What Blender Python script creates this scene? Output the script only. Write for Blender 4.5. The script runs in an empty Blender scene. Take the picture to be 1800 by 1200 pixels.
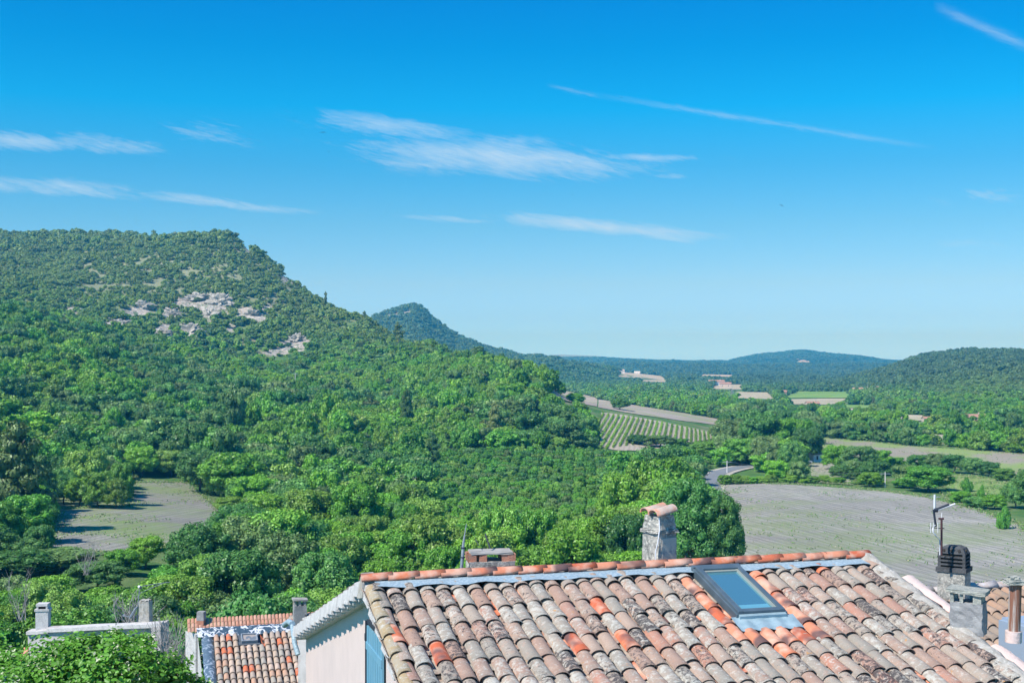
import bpy, bmesh, math, random
import numpy as np
from mathutils import Vector, Matrix
R = math.radians
rng = np.random.default_rng(7)
random.seed(7)
sc = bpy.context.scene
col = sc.collection
F, YH = 2278.0, 635.0            # focal length in photo pixels, horizon row (photo is 1800 x 1200)

# ------------------------------------------------------------------ camera
cd = bpy.data.cameras.new('camera'); cam = bpy.data.objects.new('camera', cd); col.objects.link(cam)
cam.location = (0, 0, 0); cam.rotation_euler = (R(90), 0, 0)
cd.sensor_width = 36; cd.lens = 36*F/1800; cd.shift_y = (YH-600)/1800
cd.clip_start = 0.5; cd.clip_end = 60000
sc.camera = cam
# ------------------------------------------------------------------ node helper
class NT:
    def __init__(s, tree): s.t = tree; s.n = tree.nodes; s.l = tree.links
    def add(s, typ, ins=None, **kw):
        nd = s.n.new(typ)
        for k, v in kw.items(): setattr(nd, k, v)
        for k, v in (ins or {}).items():
            sock = nd.inputs[k]
            if isinstance(v, bpy.types.NodeSocket): s.l.new(v, sock)
            else: sock.default_value = v
        return nd
    def m(s, op, a, b=0.0, c=0.0, clamp=False):
        nd = s.n.new('ShaderNodeMath'); nd.operation = op; nd.use_clamp = clamp
        for i, v in enumerate((a, b, c)):
            if isinstance(v, bpy.types.NodeSocket): s.l.new(v, nd.inputs[i])
            else: nd.inputs[i].default_value = v
        return nd.outputs[0]
    def mix(s, f, a, b, bt='MIX'):
        nd = s.n.new('ShaderNodeMix'); nd.data_type = 'RGBA'; nd.blend_type = bt
        for i, v in ((0, f), (6, a), (7, b)):
            if isinstance(v, bpy.types.NodeSocket): s.l.new(v, nd.inputs[i])
            else: nd.inputs[i].default_value = v if i == 0 else (*v, 1) if len(v) == 3 else v
        return nd.outputs[2]
    def noise(s, vec, scale, detail=4, rough=.55, dist=0.0):
        nd = s.add('ShaderNodeTexNoise', {'Scale': scale, 'Detail': detail, 'Roughness': rough, 'Distortion': dist})
        if vec is not None: s.l.new(vec, nd.inputs['Vector'])
        return nd.outputs[0]
    def ramp(s, f, stops, interp='LINEAR'):
        nd = s.n.new('ShaderNodeValToRGB'); s.l.new(f, nd.inputs[0]); cr = nd.color_ramp; cr.interpolation = interp
        while len(cr.elements) < len(stops): cr.elements.new(1)
        for e, (p, c) in zip(cr.elements, stops):
            e.position = p; e.color = (*c, 1) if isinstance(c, tuple) else (c, c, c, 1)
        return nd.outputs[0]
    def mapr(s, v, a, b, c=0.0, d=1.0):
        nd = s.add('ShaderNodeMapRange', {0: v, 1: a, 2: b, 3: c, 4: d}); nd.clamp = True
        return nd.outputs[0]
# ------------------------------------------------------------------ sun and sky
SUN_EL = R(50); SUN_V = Vector((-0.76, -0.65, 0)).normalized()
sun_dir = Vector((SUN_V.x*math.cos(SUN_EL), SUN_V.y*math.cos(SUN_EL), math.sin(SUN_EL)))
ld = bpy.data.lights.new('sun', 'SUN'); ld.energy = 4.6; ld.angle = R(0.53); ld.color = (1.0, .955, .89)
lo = bpy.data.objects.new('sun', ld); col.objects.link(lo)
lo.rotation_euler = sun_dir.to_track_quat('Z', 'Y').to_euler(); lo.location = (-60, -60, 80)
w = bpy.data.worlds.new('World'); sc.world = w; w.use_nodes = True
T = NT(w.node_tree); T.n.clear()
sky = T.add('ShaderNodeTexSky', sky_type='NISHITA', sun_disc=False, sun_elevation=SUN_EL,
            sun_rotation=math.atan2(SUN_V.x, SUN_V.y), altitude=300, air_density=1.0, dust_density=0.6, ozone_density=2.5)
tc = T.add('ShaderNodeTexCoord'); sp = T.add('ShaderNodeSeparateXYZ', {0: tc.outputs['Generated']})
yy = T.m('MAXIMUM', sp.outputs[1], 0.05)
ax = T.m('DIVIDE', sp.outputs[0], yy); ez = T.m('DIVIDE', sp.outputs[2], yy)
GR = [(0.066, (0.422, 1.171, 2.9)), (0.096, (0.364, 0.952, 2.234)), (0.143, (0.351, 0.708, 1.318)), (0.214, (0.376, 0.635, 0.927)), (0.333, (0.261, 0.584, 0.801)), (0.451, (0.125, 0.56, 0.81)), (0.57, (0.016, 0.615, 0.918)), (0.689, (0.001, 0.53, 0.875)), (0.79, (0.001, 0.477, 0.88))]
grade = T.ramp(T.mapr(sp.outputs[2], -0.02, 0.35), GR)
skyc = T.mix(1.0, sky.outputs[0], grade, 'MULTIPLY')
# cirrus and vapour trails, laid out by compass direction and height above the horizon
def A(px): return (px-900)/F
def E(py): return (YH-py)/F
cv = T.add('ShaderNodeCombineXYZ', {0: T.m('MULTIPLY', ax, 1.0), 1: T.m('ADD', T.m('MULTIPLY', ez, 4.5), T.m('MULTIPLY', ax, .7)), 2: 0.0}).outputs[0]
n1 = T.noise(cv, 16, 8, .62, .8)
fv = T.add('ShaderNodeCombineXYZ', {0: ax, 1: T.m('ADD', T.m('MULTIPLY', ez, 8.0), T.m('MULTIPLY', ax, 2.2)), 2: 0.0}).outputs[0]
n2 = T.noise(fv, 34, 10, .82, 1.2)
nn = T.m('ADD', T.m('MULTIPLY', n1, .50), T.m('MULTIPLY', n2, .50))
clouds = [  # px, py, half length, half height, tilt down to the right (slope), strength
    (90, 250, 200, 20, .04, .8), (370, 238, 95, 34, .12, .45), (80, 328, 190, 19, .09, .85), (370, 355, 170, 13, .10, .7),
    (700, 226, 150, 24, .14, .75), (870, 276, 235, 38, .06, 1.1), (1140, 277, 110, 9, .02, .9), (1178, 310, 34, 6, .03, .6),
    (1070, 400, 200, 15, .10, 1.0), (1170, 418, 90, 9, .07, .7), (765, 384, 110, 8, .05, .6), (1730, 345, 80, 20, -.05, .42), (1715, 430, 80, 10, .03, .42)]
tot = None
for px, py, rx, ry, sl, st in clouds:
    dx = T.m('SUBTRACT', ax, A(px)); dz = T.m('ADD', T.m('SUBTRACT', ez, E(py)), T.m('MULTIPLY', dx, sl))
    q = T.m('ADD', T.m('POWER', T.m('MULTIPLY', dx, F/rx), 2.0), T.m('POWER', T.m('MULTIPLY', dz, F/ry/.85), 2.0))
    g = T.m('MULTIPLY', T.m('EXPONENT', T.m('MULTIPLY', q, -1.1)), st)
    tot = g if tot is None else T.m('MAXIMUM', tot, g)
cl = T.m('MULTIPLY', T.mapr(T.m('ADD', T.m('MULTIPLY', tot, 0.70), T.m('MULTIPLY', T.m('SUBTRACT', nn, .5), 2.4)), .16, .92), T.mapr(tot, .04, .30))
trails = None
for x0, y0, x1, y1, wd, st in [(1040, 166, 1650, 262, 4.0, .36), (960, 149, 1060, 172, 3.0, .25), (1640, 10, 1830, 92, 8.0, .45)]:
    dx = T.m('SUBTRACT', ax, A(x0)); L = (x1-x0)/F; t = T.m('DIVIDE', dx, L)
    line = T.m('ADD', T.m('MULTIPLY', dx, -(y1-y0)/(x1-x0)), E(y0))
    dz = T.m('ADD', T.m('SUBTRACT', ez, line), T.m('MULTIPLY', T.m('SUBTRACT', n2, .5), .012))
    g = T.m('EXPONENT', T.m('MULTIPLY', T.m('POWER', T.m('MULTIPLY', dz, F/wd), 2.0), -1.0))
    e = T.m('MULTIPLY', T.mapr(t, 0, .25), T.mapr(t, 1.0, .75))
    g = T.m('MULTIPLY', T.m('MULTIPLY', g, e), T.m('MULTIPLY', T.mapr(n1, .25, .7, .35, 1), st))
    trails = g if trails is None else T.m('MAXIMUM', trails, g)
cm = T.m('MULTIPLY', T.m('MAXIMUM', cl, trails, clamp=True), T.mapr(sp.outputs[1], .05, .2))
skyf = T.mix(T.m('MULTIPLY', cm, .68), skyc, (3.5, 4.5, 5.3))
bg = T.add('ShaderNodeBackground', {0: skyf, 1: 0.14})
T.add('ShaderNodeOutputWorld', {0: bg.outputs[0]})
sc.view_settings.view_transform = 'Standard'; sc.view_settings.look = 'None'; sc.view_settings.gamma = 1
sc.view_settings.exposure = 0.4
sc.cycles.max_bounces = 5; sc.cycles.diffuse_bounces = 2; sc.cycles.transmission_bounces = 3; sc.cycles.volume_bounces = 0
sc.cycles.transparent_max_bounces = 6
# ------------------------------------------------------------------ object helpers
def link(o): col.objects.link(o); return o
def tag(o, label=None, cat=None, group=None, kind=None):
    for k, v in (('label', label), ('category', cat), ('group', group), ('kind', kind)):
        if v: o[k] = v
    return o
def empty(name, loc, label, cat, group=None, rz=0):
    o = bpy.data.objects.new(name, None); o.location = loc; o.rotation_euler = (0, 0, rz); o.empty_display_size = .3
    link(o); return tag(o, label, cat, group)
def mesh_np(name, v, f, mats, smooth=False, mi=None):
    me = bpy.data.meshes.new(name); v = np.asarray(v, np.float32); f = np.asarray(f, np.int32)
    me.vertices.add(len(v)); me.vertices.foreach_set('co', v.ravel())
    k = f.shape[1]; me.loops.add(f.size); me.loops.foreach_set('vertex_index', f.ravel())
    me.polygons.add(len(f)); me.polygons.foreach_set('loop_start', np.arange(0, f.size, k, dtype=np.int32))
    me.polygons.foreach_set('use_smooth', np.full(len(f), smooth))
    for m_ in (mats if isinstance(mats, (list, tuple)) else [mats]): me.materials.append(m_)
    if mi is not None: me.polygons.foreach_set('material_index', np.asarray(mi, np.int32))
    me.update(calc_edges=True); me.validate()
    return me
class MB:
    def __init__(s): s.v = []; s.f = []; s.mi = []; s.sm = []
    def raw(s, vs, fs, M=None, mi=0, smooth=False):
        b = len(s.v)
        for p in vs:
            s.v.append(tuple(M @ Vector(p)) if M is not None else tuple(p))
        for f in fs: s.f.append([b+i for i in f]); s.mi.append(mi); s.sm.append(smooth)
        return s
    def box(s, x0, x1, y0, y1, z0, z1, M=None, mi=0, j=0.0, taper=0.0):
        vs = []
        for z in (z0, z1):
            t = taper if z == z1 else 0
            for x, y in ((x0+t, y0+t), (x1-t, y0+t), (x1-t, y1-t), (x0+t, y1-t)):
                vs.append((x+random.uniform(-j, j), y+random.uniform(-j, j), z+random.uniform(-j, j)))
        return s.raw(vs, [(3, 2, 1, 0), (4, 5, 6, 7), (0, 1, 5, 4), (1, 2, 6, 5), (2, 3, 7, 6), (3, 0, 4, 7)], M, mi)
    def tube(s, pts, rad, n=8, M=None, mi=0, smooth=True, cap=True):
        pts = [Vector(p) for p in pts]; rad = rad if isinstance(rad, (list, tuple)) else [rad]*len(pts)
        vs = []; fs = []
        for i, p in enumerate(pts):
            d = (pts[min(i+1, len(pts)-1)]-pts[max(i-1, 0)]).normalized()
            a = d.cross(Vector((0, 0, 1)) if abs(d.z) < .9 else Vector((1, 0, 0))).normalized(); b = d.cross(a)
            for k in range(n):
                t = 2*math.pi*k/n; vs.append(p+(a*math.cos(t)+b*math.sin(t))*rad[i])
        for i in range(len(pts)-1):
            for k in range(n):
                k2 = (k+1) % n; fs.append((i*n+k, i*n+k2, (i+1)*n+k2, (i+1)*n+k))
        s.raw(vs, fs, M, mi, smooth)
        if cap: s.raw(vs[:n], [tuple(range(n))], M, mi); s.raw(vs[-n:], [tuple(range(n))], M, mi)
        return s
    def build(s, name, mats, parent=None, M=None, bevel=0.0):
        me = bpy.data.meshes.new(name); me.from_pydata(s.v, [], s.f); me.update()
        for m_ in (mats if isinstance(mats, (list, tuple)) else [mats]): me.materials.append(m_)
        me.polygons.foreach_set('material_index', s.mi); me.polygons.foreach_set('use_smooth', s.sm)
        o = link(bpy.data.objects.new(name, me))
        if parent is not None: o.parent = parent
        if M is not None: o.matrix_local = M
        if bevel:
            md = o.modifiers.new('edge', 'BEVEL'); md.width = bevel; md.segments = 2; md.limit_method = 'ANGLE'
        return o
def P(px, py, d): return Vector(((px-900)/F*d, d, (YH-py)/F*d))
# ------------------------------------------------------------------ materials
def mat(name):
    m_ = bpy.data.materials.new(name); m_.use_nodes = True; t = NT(m_.node_tree); t.n.clear()
    t.out = t.add('ShaderNodeOutputMaterial'); return m_, t
def surf(name, fn, rough=.85, bump=None, metal=0.0, spec=.3):
    m_, t = mat(name); geo = t.add('ShaderNodeNewGeometry'); tcn = t.add('ShaderNodeTexCoord')
    t.geo, t.tc, t.isl = geo, tcn, geo.outputs['Random Per Island']
    c = fn(t, tcn.outputs['Object'])
    b = t.add('ShaderNodeBsdfPrincipled', {'Roughness': rough, 'Metallic': metal, 'Specular IOR Level': spec})
    if isinstance(c, tuple): b.inputs[0].default_value = (*c, 1)
    else: t.l.new(c, b.inputs[0])
    if bump:
        sc_, st = bump
        bp = t.add('ShaderNodeBump', {'Strength': st, 'Distance': .02, 'Height': t.noise(tcn.outputs['Object'], sc_, 6, .65)})
        t.l.new(bp.outputs[0], b.inputs['Normal'])
    t.l.new(b.outputs[0], t.out.inputs[0]); return m_
def mottle(c1, c2, scale, c3=None, s3=.7, detail=6, dirt=None):
    def fn(t, o):
        c = t.mix(t.mapr(t.noise(o, scale, detail, .6), .35, .65), c1, c2)
        if c3: c = t.mix(t.mapr(t.noise(o, scale*3.3, 8, .7), s3-.06, s3+.04), c, c3)
        if dirt: c = t.mix(t.mapr(t.noise(o, dirt[1], 5, .7), .5, .72, 0, dirt[2]), c, dirt[0])
        return c
    return fn
def lichen_tile(fresh=False):
    def fn(t, o):
        r = t.isl; r2 = t.m('FRACT', t.m('MULTIPLY', r, 17.31)); r3 = t.m('FRACT', t.m('MULTIPLY', r, 71.7))
        off = t.add('ShaderNodeCombineXYZ', {0: t.m('MULTIPLY', r, 40.), 1: t.m('MULTIPLY', r2, 40.), 2: 0.}).outputs[0]
        v = t.add('ShaderNodeVectorMath', {0: o, 1: off}, operation='ADD').outputs[0]
        if fresh:
            c = t.ramp(r, [(0, (.60, .15, .06)), (.3, (.62, .20, .10)), (.6, (.64, .28, .17)), (.85, (.54, .13, .06))])
            c = t.mix(t.mapr(t.noise(v, 5, 3), .44, .66, 0, .85), c, (.66, .42, .31))
            c = t.mix(t.mapr(t.noise(v, 2.6, 2, .4), .52, .64, 0, .92), c, (.12, .075, .075))
            c = t.mix(t.mapr(t.noise(v, 60, 4, .7), .66, .74, 0, .6), c, (.74, .62, .54))
            return c
        c = t.ramp(r, [(0, (.42, .33, .25)), (.12, (.40, .20, .13)), (.26, (.33, .28, .22)), (.40, (.48, .31, .22)), (.52, (.30, .27, .22)),
                       (.62, (.45, .17, .10)), (.72, (.40, .32, .25)), (.84, (.46, .26, .17)), (.93, (.56, .16, .07)), (.97, (.34, .27, .21))], 'CONSTANT')
        c = t.mix(t.mapr(t.noise(v, 5.5, 6, .7), .44, .58, 0, t.m('MULTIPLY', r2, .95)), c, (.33, .31, .26))
        c = t.mix(t.mapr(t.noise(v, 9, 6, .75), .54, .60, 0, .75), c, (.50, .30, .21))
        c = t.mix(t.mapr(t.noise(v, 48, 6, .8), .40, .60, .40, 0), c, (.15, .135, .12))
        c = t.mix(.30, c, (.45, .40, .34))
        wht = t.m('SUBTRACT', .605, t.m('MULTIPLY', r2, .12))
        c = t.mix(t.mapr(t.m('SUBTRACT', t.noise(v, 13, 9, .80), wht), 0, .03, 0, .66), c, (.57, .56, .49))
        c = t.mix(t.mapr(t.noise(v, 70, 6, .8), .58, .64, 0, .55), c, (.66, .64, .57))
        blk = t.m('SUBTRACT', .635, t.m('MULTIPLY', t.m('POWER', r3, 2.4), .17))
        c = t.mix(t.mapr(t.m('SUBTRACT', t.noise(v, 16, 9, .82, .5), blk), 0, .02, 0, .9), c, (.06, .055, .058))
        no = t.noise(v, 6, 7, .7)
        c = t.mix(t.mapr(no, .65, .68, 0, .85), c, (.56, .27, .08))
        return c
    return fn
M = {}
M['tile'] = surf('weathered_tile', lichen_tile(), .9, (60, .7))
M['newtile'] = surf('fresh_tile', lichen_tile(True), .75, (60, .3))
M['ftile'] = surf('pale_tile', lambda t, o: t.mix(t.mapr(t.noise(o, 5, 6, .7), .5, .66, 0, .8),
     t.ramp(t.isl, [(0, (.47, .36, .27)), (.25, (.40, .32, .26)), (.45, (.50, .31, .21)), (.62, (.38, .34, .28)), (.80, (.54, .41, .32)), (.93, (.60, .17, .08))], 'CONSTANT'), (.27, .26, .24)), .9, (30, .5))
M['browntile'] = surf('brown_tile', lambda t, o: t.mix(t.mapr(t.noise(o, 6, 6, .7), .5, .66, 0, .7),
     t.ramp(t.isl, [(0, (.34, .24, .17)), (.3, (.40, .26, .18)), (.6, (.30, .24, .19)), (.8, (.42, .30, .22))], 'CONSTANT'), (.2, .19, .17)), .9, (30, .5))
M['dark'] = surf('dark_gap', lambda t, o: (.05, .045, .04), .95)
M['zinc'] = surf('zinc', lambda t, o: t.mix(t.mapr(t.noise(o, 26, 6, .7), .45, .62), (.27, .38, .44), (.44, .55, .60)), .6, (30, .4), .1)
M['mortar'] = surf('mortar', mottle((.50, .47, .42), (.34, .33, .29), 9, (.60, .58, .53), .60, dirt=((.30, .22, .12), 6, .5)), .95, (40, .9))
M['lime'] = surf('lime_mortar', mottle((.62, .60, .58), (.47, .46, .45), 5, (.72, .70, .68), .6), .95, (40, .7))
M['render'] = surf('pink_render', lambda t, o: t.mix(t.mapr(t.noise(t.add('ShaderNodeMapping', {0: o, 3: (1.0, 1.0, .8)}).outputs[0], 1.1, 7, .7), .36, .70), (.74, .60, .55), (.65, .53, .49)), .95, (60, .35))
M['wrender'] = surf('old_white_render', mottle((.60, .57, .55), (.42, .40, .39), 1.6, (.50, .40, .37), .62, dirt=((.24, .23, .22), 2.3, .5)), .95, (30, .6))
M['pinkmortar'] = surf('pink_mortar', mottle((.74, .58, .52), (.64, .52, .47), 4), .95, (30, .7))
M['blue'] = surf('blue_paint', lambda t, o: t.mix(t.mapr(t.noise(o, 3, 5), .4, .7), (.14, .33, .45), (.18, .37, .48)), .6, (60, .1))
M['iron'] = surf('dark_iron', lambda t, o: (.03, .04, .06), .6)
M['stone'] = surf('chimney_stone', mottle((.46, .43, .38), (.25, .26, .24), 6, (.62, .60, .52), .56, dirt=((.07, .07, .07), 11, .8)), .95, (36, 1.0))
M['patch'] = surf('chimney_render', mottle((.42, .41, .38), (.60, .56, .46), 3.2, (.30, .30, .30), .58), .95, (30, .7))
M['greych'] = surf('grey_cement', mottle((.36, .36, .35), (.25, .25, .25), 4, (.46, .46, .44), .62), .95, (50, .7))
M['slab'] = surf('lichen_slab', mottle((.42, .42, .36), (.26, .28, .25), 8, (.58, .57, .48), .6), .95, (40, .9))
M['soot'] = surf('soot_concrete', mottle((.11, .115, .12), (.055, .06, .065), 8, (.2, .2, .2), .64), .95, (50, .7))
M['brick'] = surf('brick_red', mottle((.50, .20, .12), (.40, .22, .16), 12, (.5, .42, .34), .66), .95, (40, .7))
M['cord'] = surf('white_cord', lambda t, o: (.75, .75, .76), .6)
M['steel'] = surf('galvanised', lambda t, o: t.mix(t.mapr(t.noise(o, 9, 3), .4, .6), (.38, .42, .45), (.28, .32, .35)), .5, None, .3)
M['rust'] = surf('rusty_pipe', lambda t, o: t.mix(t.mapr(t.noise(t.add('ShaderNodeMapping', {0: o, 3: (5, 5, .35)}).outputs[0], 1.7, 5, .6), .46, .56), (.47, .44, .40), (.24, .11, .07)), .7, (20, .3), 0)
M['rod'] = surf('rust_rod', lambda t, o: (.09, .045, .05), .8)
M['sky_frame'] = surf('window_frame_paint', lambda t, o: t.mix(t.mapr(t.noise(o, 4, 4), .4, .7), (.10, .145, .175), (.14, .19, .22)), .4, None, .25, .5)
M['gasket'] = surf('window_inner_frame', lambda t, o: (.27, .30, .27), .6)
M['blind'] = surf('blind', lambda t, o: (.10, .30, .40), .8)
M['tar'] = surf('bitumen_paint', lambda t, o: t.mix(t.m('GREATER_THAN', t.noise(o, 3.6, 7, .65, 1.2), .515), (.05, .09, .13), (.62, .65, .69)), .5, (20, .4))
M['tarblue'] = surf('blue_bitumen', lambda t, o: t.mix(t.mapr(t.noise(o, 5, 7, .65, 1.2), .52, .6), (.09, .14, .19), (.36, .43, .50)), .45, (20, .4))
M['slatec'] = surf('bitumen_slate', mottle((.07, .09, .11), (.11, .13, .15), 9), .8, (40, .5))
M['wood'] = surf('grey_wood', mottle((.42, .40, .37), (.3, .28, .25), 6), .9)
M['bark'] = surf('bark', mottle((.16, .13, .10), (.09, .075, .06), 3), .95)
M['deadwood'] = surf('dead_wood', mottle((.42, .40, .38), (.28, .26, .25), 3), .9)
M['rock'] = surf('limestone', mottle((.45, .435, .385), (.26, .25, .215), .22, (.56, .54, .48), .58, dirt=((.10, .12, .08), .35, .7)), .95, (.9, 1.0))
M['asphalt'] = surf('asphalt', mottle((.17, .19, .21), (.21, .23, .25), .2), .9)
M['verge'] = surf('chalk_verge', mottle((.50, .46, .42), (.36, .36, .28), .35), .95)
M['white'] = surf('white_paint', lambda t, o: (.78, .78, .78), .6)
M['farwall'] = surf('farm_wall', mottle((.58, .50, .43), (.48, .42, .37), .6), .9)
M['farroof'] = surf('farm_roof', mottle((.42, .24, .17), (.33, .21, .16), .9), .9)
M['farpane'] = surf('dark_window', lambda t, o: (.03, .04, .05), .2)
M['bird'] = surf('bird_feathers', lambda t, o: (.02, .025, .03), .8)
M['carpaint'] = surf('car_paint', lambda t, o: (.55, .6, .66), .3)
# glass that reflects the sky over a dim room
m_, t = mat('skylight_glass'); g = t.add('ShaderNodeBsdfPrincipled', {'Base Color': (.16, .42, .50, 1), 'Roughness': .06, 'Specular IOR Level': 1.0, 'IOR': 2.1, 'Metallic': .55})
t.l.new(g.outputs[0], t.out.inputs[0]); M['glass'] = m_
# foliage: hue follows each plant (object location and random), with distance tint painted into far crowns, leaf by leaf variation from the island random
def foliage(name, ca, cb, cc, trans=.18, grey=(.17, .265, .115), high=True, var=1.0):
    m_, t = mat(name); oi = t.add('ShaderNodeObjectInfo'); geo = t.add('ShaderNodeNewGeometry')
    r = oi.outputs['Random']; loc = oi.outputs['Location']
    n = t.noise(loc, .012, 3, .6)
    c = t.mix(t.mapr(n, .38, .62), ca, cb)
    c = t.mix(t.mapr(r, .45, 1.0, 0, .85), c, cc)
    if high:
        z = t.add('ShaderNodeSeparateXYZ', {0: loc})
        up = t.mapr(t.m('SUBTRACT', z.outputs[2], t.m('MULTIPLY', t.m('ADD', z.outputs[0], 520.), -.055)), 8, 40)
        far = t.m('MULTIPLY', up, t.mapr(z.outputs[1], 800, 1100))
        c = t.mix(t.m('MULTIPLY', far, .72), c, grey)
    if high: c = t.mix(t.mapr(z.outputs[1], 1150, 2300, 0, .78), c, (.062, .155, .105))  # aerial tint put into the leaf colour: darker and bluer with distance
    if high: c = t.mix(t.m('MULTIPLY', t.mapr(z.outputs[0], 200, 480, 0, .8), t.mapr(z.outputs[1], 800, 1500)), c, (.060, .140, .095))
    isl = geo.outputs['Random Per Island']
    f = t.m('ADD', 1-.38*var, t.m('MULTIPLY', isl, .80*var)); f = t.m('MULTIPLY', f, t.mapr(t.m('FRACT', t.m('MULTIPLY', r, 13.7)), 0, 1, .72, 1.22))
    f = t.m('MULTIPLY', f, 1.15); c2 = t.add('ShaderNodeVectorMath', {0: t.mix(1.0, c, (1.36, 1.14, .88), 'MULTIPLY'), 3: f}, operation='SCALE').outputs[0]
    d = t.add('ShaderNodeBsdfDiffuse', {0: c2}); tr = t.add('ShaderNodeBsdfTranslucent', {0: c2})
    gl = t.add('ShaderNodeBsdfGlossy', {'Color': (.8, .9, .8, 1), 'Roughness': .45})
    mx = t.add('ShaderNodeMixShader', {0: trans, 1: d.outputs[0], 2: tr.outputs[0]})
    mx2 = t.add('ShaderNodeMixShader', {0: .035, 1: mx.outputs[0], 2: gl.outputs[0]})
    t.l.new(mx2.outputs[0], t.out.inputs[0]); return m_
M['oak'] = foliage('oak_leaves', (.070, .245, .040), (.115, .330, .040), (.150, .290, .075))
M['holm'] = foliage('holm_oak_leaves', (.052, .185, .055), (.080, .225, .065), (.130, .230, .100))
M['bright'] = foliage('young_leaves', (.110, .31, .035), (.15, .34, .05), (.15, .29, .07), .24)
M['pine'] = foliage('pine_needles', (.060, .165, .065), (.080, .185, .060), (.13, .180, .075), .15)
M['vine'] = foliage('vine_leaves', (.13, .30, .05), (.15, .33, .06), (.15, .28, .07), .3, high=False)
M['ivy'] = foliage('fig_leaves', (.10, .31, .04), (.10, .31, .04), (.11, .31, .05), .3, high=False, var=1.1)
M['blossom'] = surf('pale_blossom', lambda t, o: (.52, .55, .36), .8)
# ------------------------------------------------------------------ terrain
YG = np.concatenate([np.linspace(6, 100, 32), np.arange(105, 1600, 5.0), np.arange(1600, 4000, 18.0), np.arange(4000, 9000, 90.0), np.arange(9000, 12601, 200.0)])
PG = np.concatenate([np.arange(-1000, -100, 30.0), np.arange(-100, 1900, 4.0), np.arange(1900, 2801, 30.0)])
prof = {
 -1000: [(6,-9),(40,-12),(70,-22),(120,-34),(300,-30),(480,0),(800,60),(1150,110),(1500,150),(3000,150),(15000,-40)],
 -200: [(6,-9),(40,-12),(70,-22),(120,-34),(380,-34),(480,-20),(800,34),(950,50),(1150,84),(1350,121),(1500,148),(1900,162),(3000,150),(8000,0),(15000,-40)],
 0: [(6,-9),(40,-13),(70,-22),(120,-34),(380,-35),(480,-22),(800,26),(950,42),(1150,78),(1350,118),(1500,145),(1900,160),(3000,140),(8000,0),(15000,-40)],
 200: [(6,-9),(40,-13),(70,-22),(120,-34),(380,-36),(480,-27),(800,8),(950,26),(1150,70),(1350,119),(1470,141),(1900,150),(3000,120),(8000,-10),(15000,-40)],
 400: [(6,-9),(40,-13),(70,-22),(130,-35),(380,-38),(500,-31),(700,-19),(900,-3),(1050,35),(1200,86),(1345,130),(1420,132),(1800,110),(3000,40),(8000,-30),(15000,-40)],
 460: [(6,-9),(40,-13),(70,-22),(130,-36),(380,-38),(500,-32),(700,-21),(900,-5),(1050,32),(1200,80),(1310,106),(1400,104),(1800,70),(3000,0),(8000,-38),(15000,-40)],
 520: [(6,-9),(40,-13),(70,-22),(130,-36),(380,-39),(500,-33),(700,-24),(900,-8),(1050,26),(1150,54),(1250,75),(1340,72),(1700,20),(2200,-20),(4000,-40),(15000,-40)],
 640: [(6,-9),(40,-13),(70,-22),(140,-37),(380,-40),(500,-36),(700,-27),(850,-12),(950,5),(1100,36),(1200,33),(1600,-20),(2500,-40),(15000,-40)],
 760: [(6,-9),(40,-13),(70,-22),(140,-38),(380,-40),(500,-37),(700,-24),(850,-3),(950,11),(1050,5),(1400,-32),(2500,-41),(15000,-41)],
 850: [(6,-9),(40,-13),(70,-22),(140,-38),(400,-40),(500,-36),(650,-21),(830,-1),(950,-9),(1200,-36),(2500,-41),(15000,-41)],
 930: [(6,-9),(40,-13),(70,-22),(140,-38),(400,-40),(500,-36),(620,-23),(740,-10),(850,-15),(1000,-32),(1300,-40),(15000,-41)],
 1000: [(6,-9),(40,-13),(70,-22),(140,-38),(400,-41),(520,-37),(620,-28),(680,-23),(760,-22),(860,-26),(1000,-34),(1300,-40),(15000,-41)],
 1060: [(6,-9),(40,-13),(70,-22),(140,-38),(400,-41),(555,-38.5),(690,-27),(760,-26.5),(830,-28),(1000,-36),(1300,-40),(15000,-41)],
 1150: [(6,-9),(40,-13),(70,-22),(150,-38),(400,-41),(560,-39.5),(690,-32),(770,-31),(850,-33),(1000,-38),(1300,-40),(15000,-41)],
 1250: [(6,-9),(40,-13),(70,-22),(150,-38),(400,-41),(600,-40),(690,-38),(800,-38),(1000,-39),(1300,-40),(15000,-41)],
 1400: [(6,-9),(40,-13),(70,-22),(150,-39),(400,-40),(1000,-40),(15000,-41)],
 1480: [(6,-9),(40,-13),(70,-22),(150,-39),(400,-40),(1200,-40),(1700,-35),(2000,-32),(2400,-40),(15000,-41)],
 1560: [(6,-9),(40,-13),(70,-22),(150,-39),(400,-40),(1100,-39),(1500,-32),(2000,-13),(2500,-36),(15000,-41)],
 1620: [(6,-9),(40,-13),(70,-22),(150,-39),(400,-40),(1000,-39),(1400,-27),(1800,-2),(2100,6),(2700,-25),(15000,-41)],
 1700: [(6,-9),(40,-13),(70,-22),(150,-39),(400,-40),(900,-39),(1300,-20),(1700,4),(2100,14),(2700,-10),(6000,-41),(15000,-41)],
 1800: [(6,-9),(40,-13),(70,-22),(150,-39),(400,-40),(850,-39),(1100,-27),(1400,-8),(1800,9),(2100,12),(2700,0),(6000,-41),(15000,-41)],
 2100: [(6,-9),(40,-13),(70,-22),(150,-39),(400,-40),(800,-39),(1100,-20),(1600,2),(2100,0),(2700,-10),(6000,-41),(15000,-41)],
 2800: [(6,-9),(40,-13),(70,-22),(150,-39),(400,-40),(1000,-30),(2000,-10),(6000,-30),(15000,-41)]}
pk = sorted(prof); ly = np.log(YG)
cols_ = np.array([np.interp(ly, np.log([a for a, b in prof[k]]), [b for a, b in prof[k]]) for k in pk])
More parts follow.
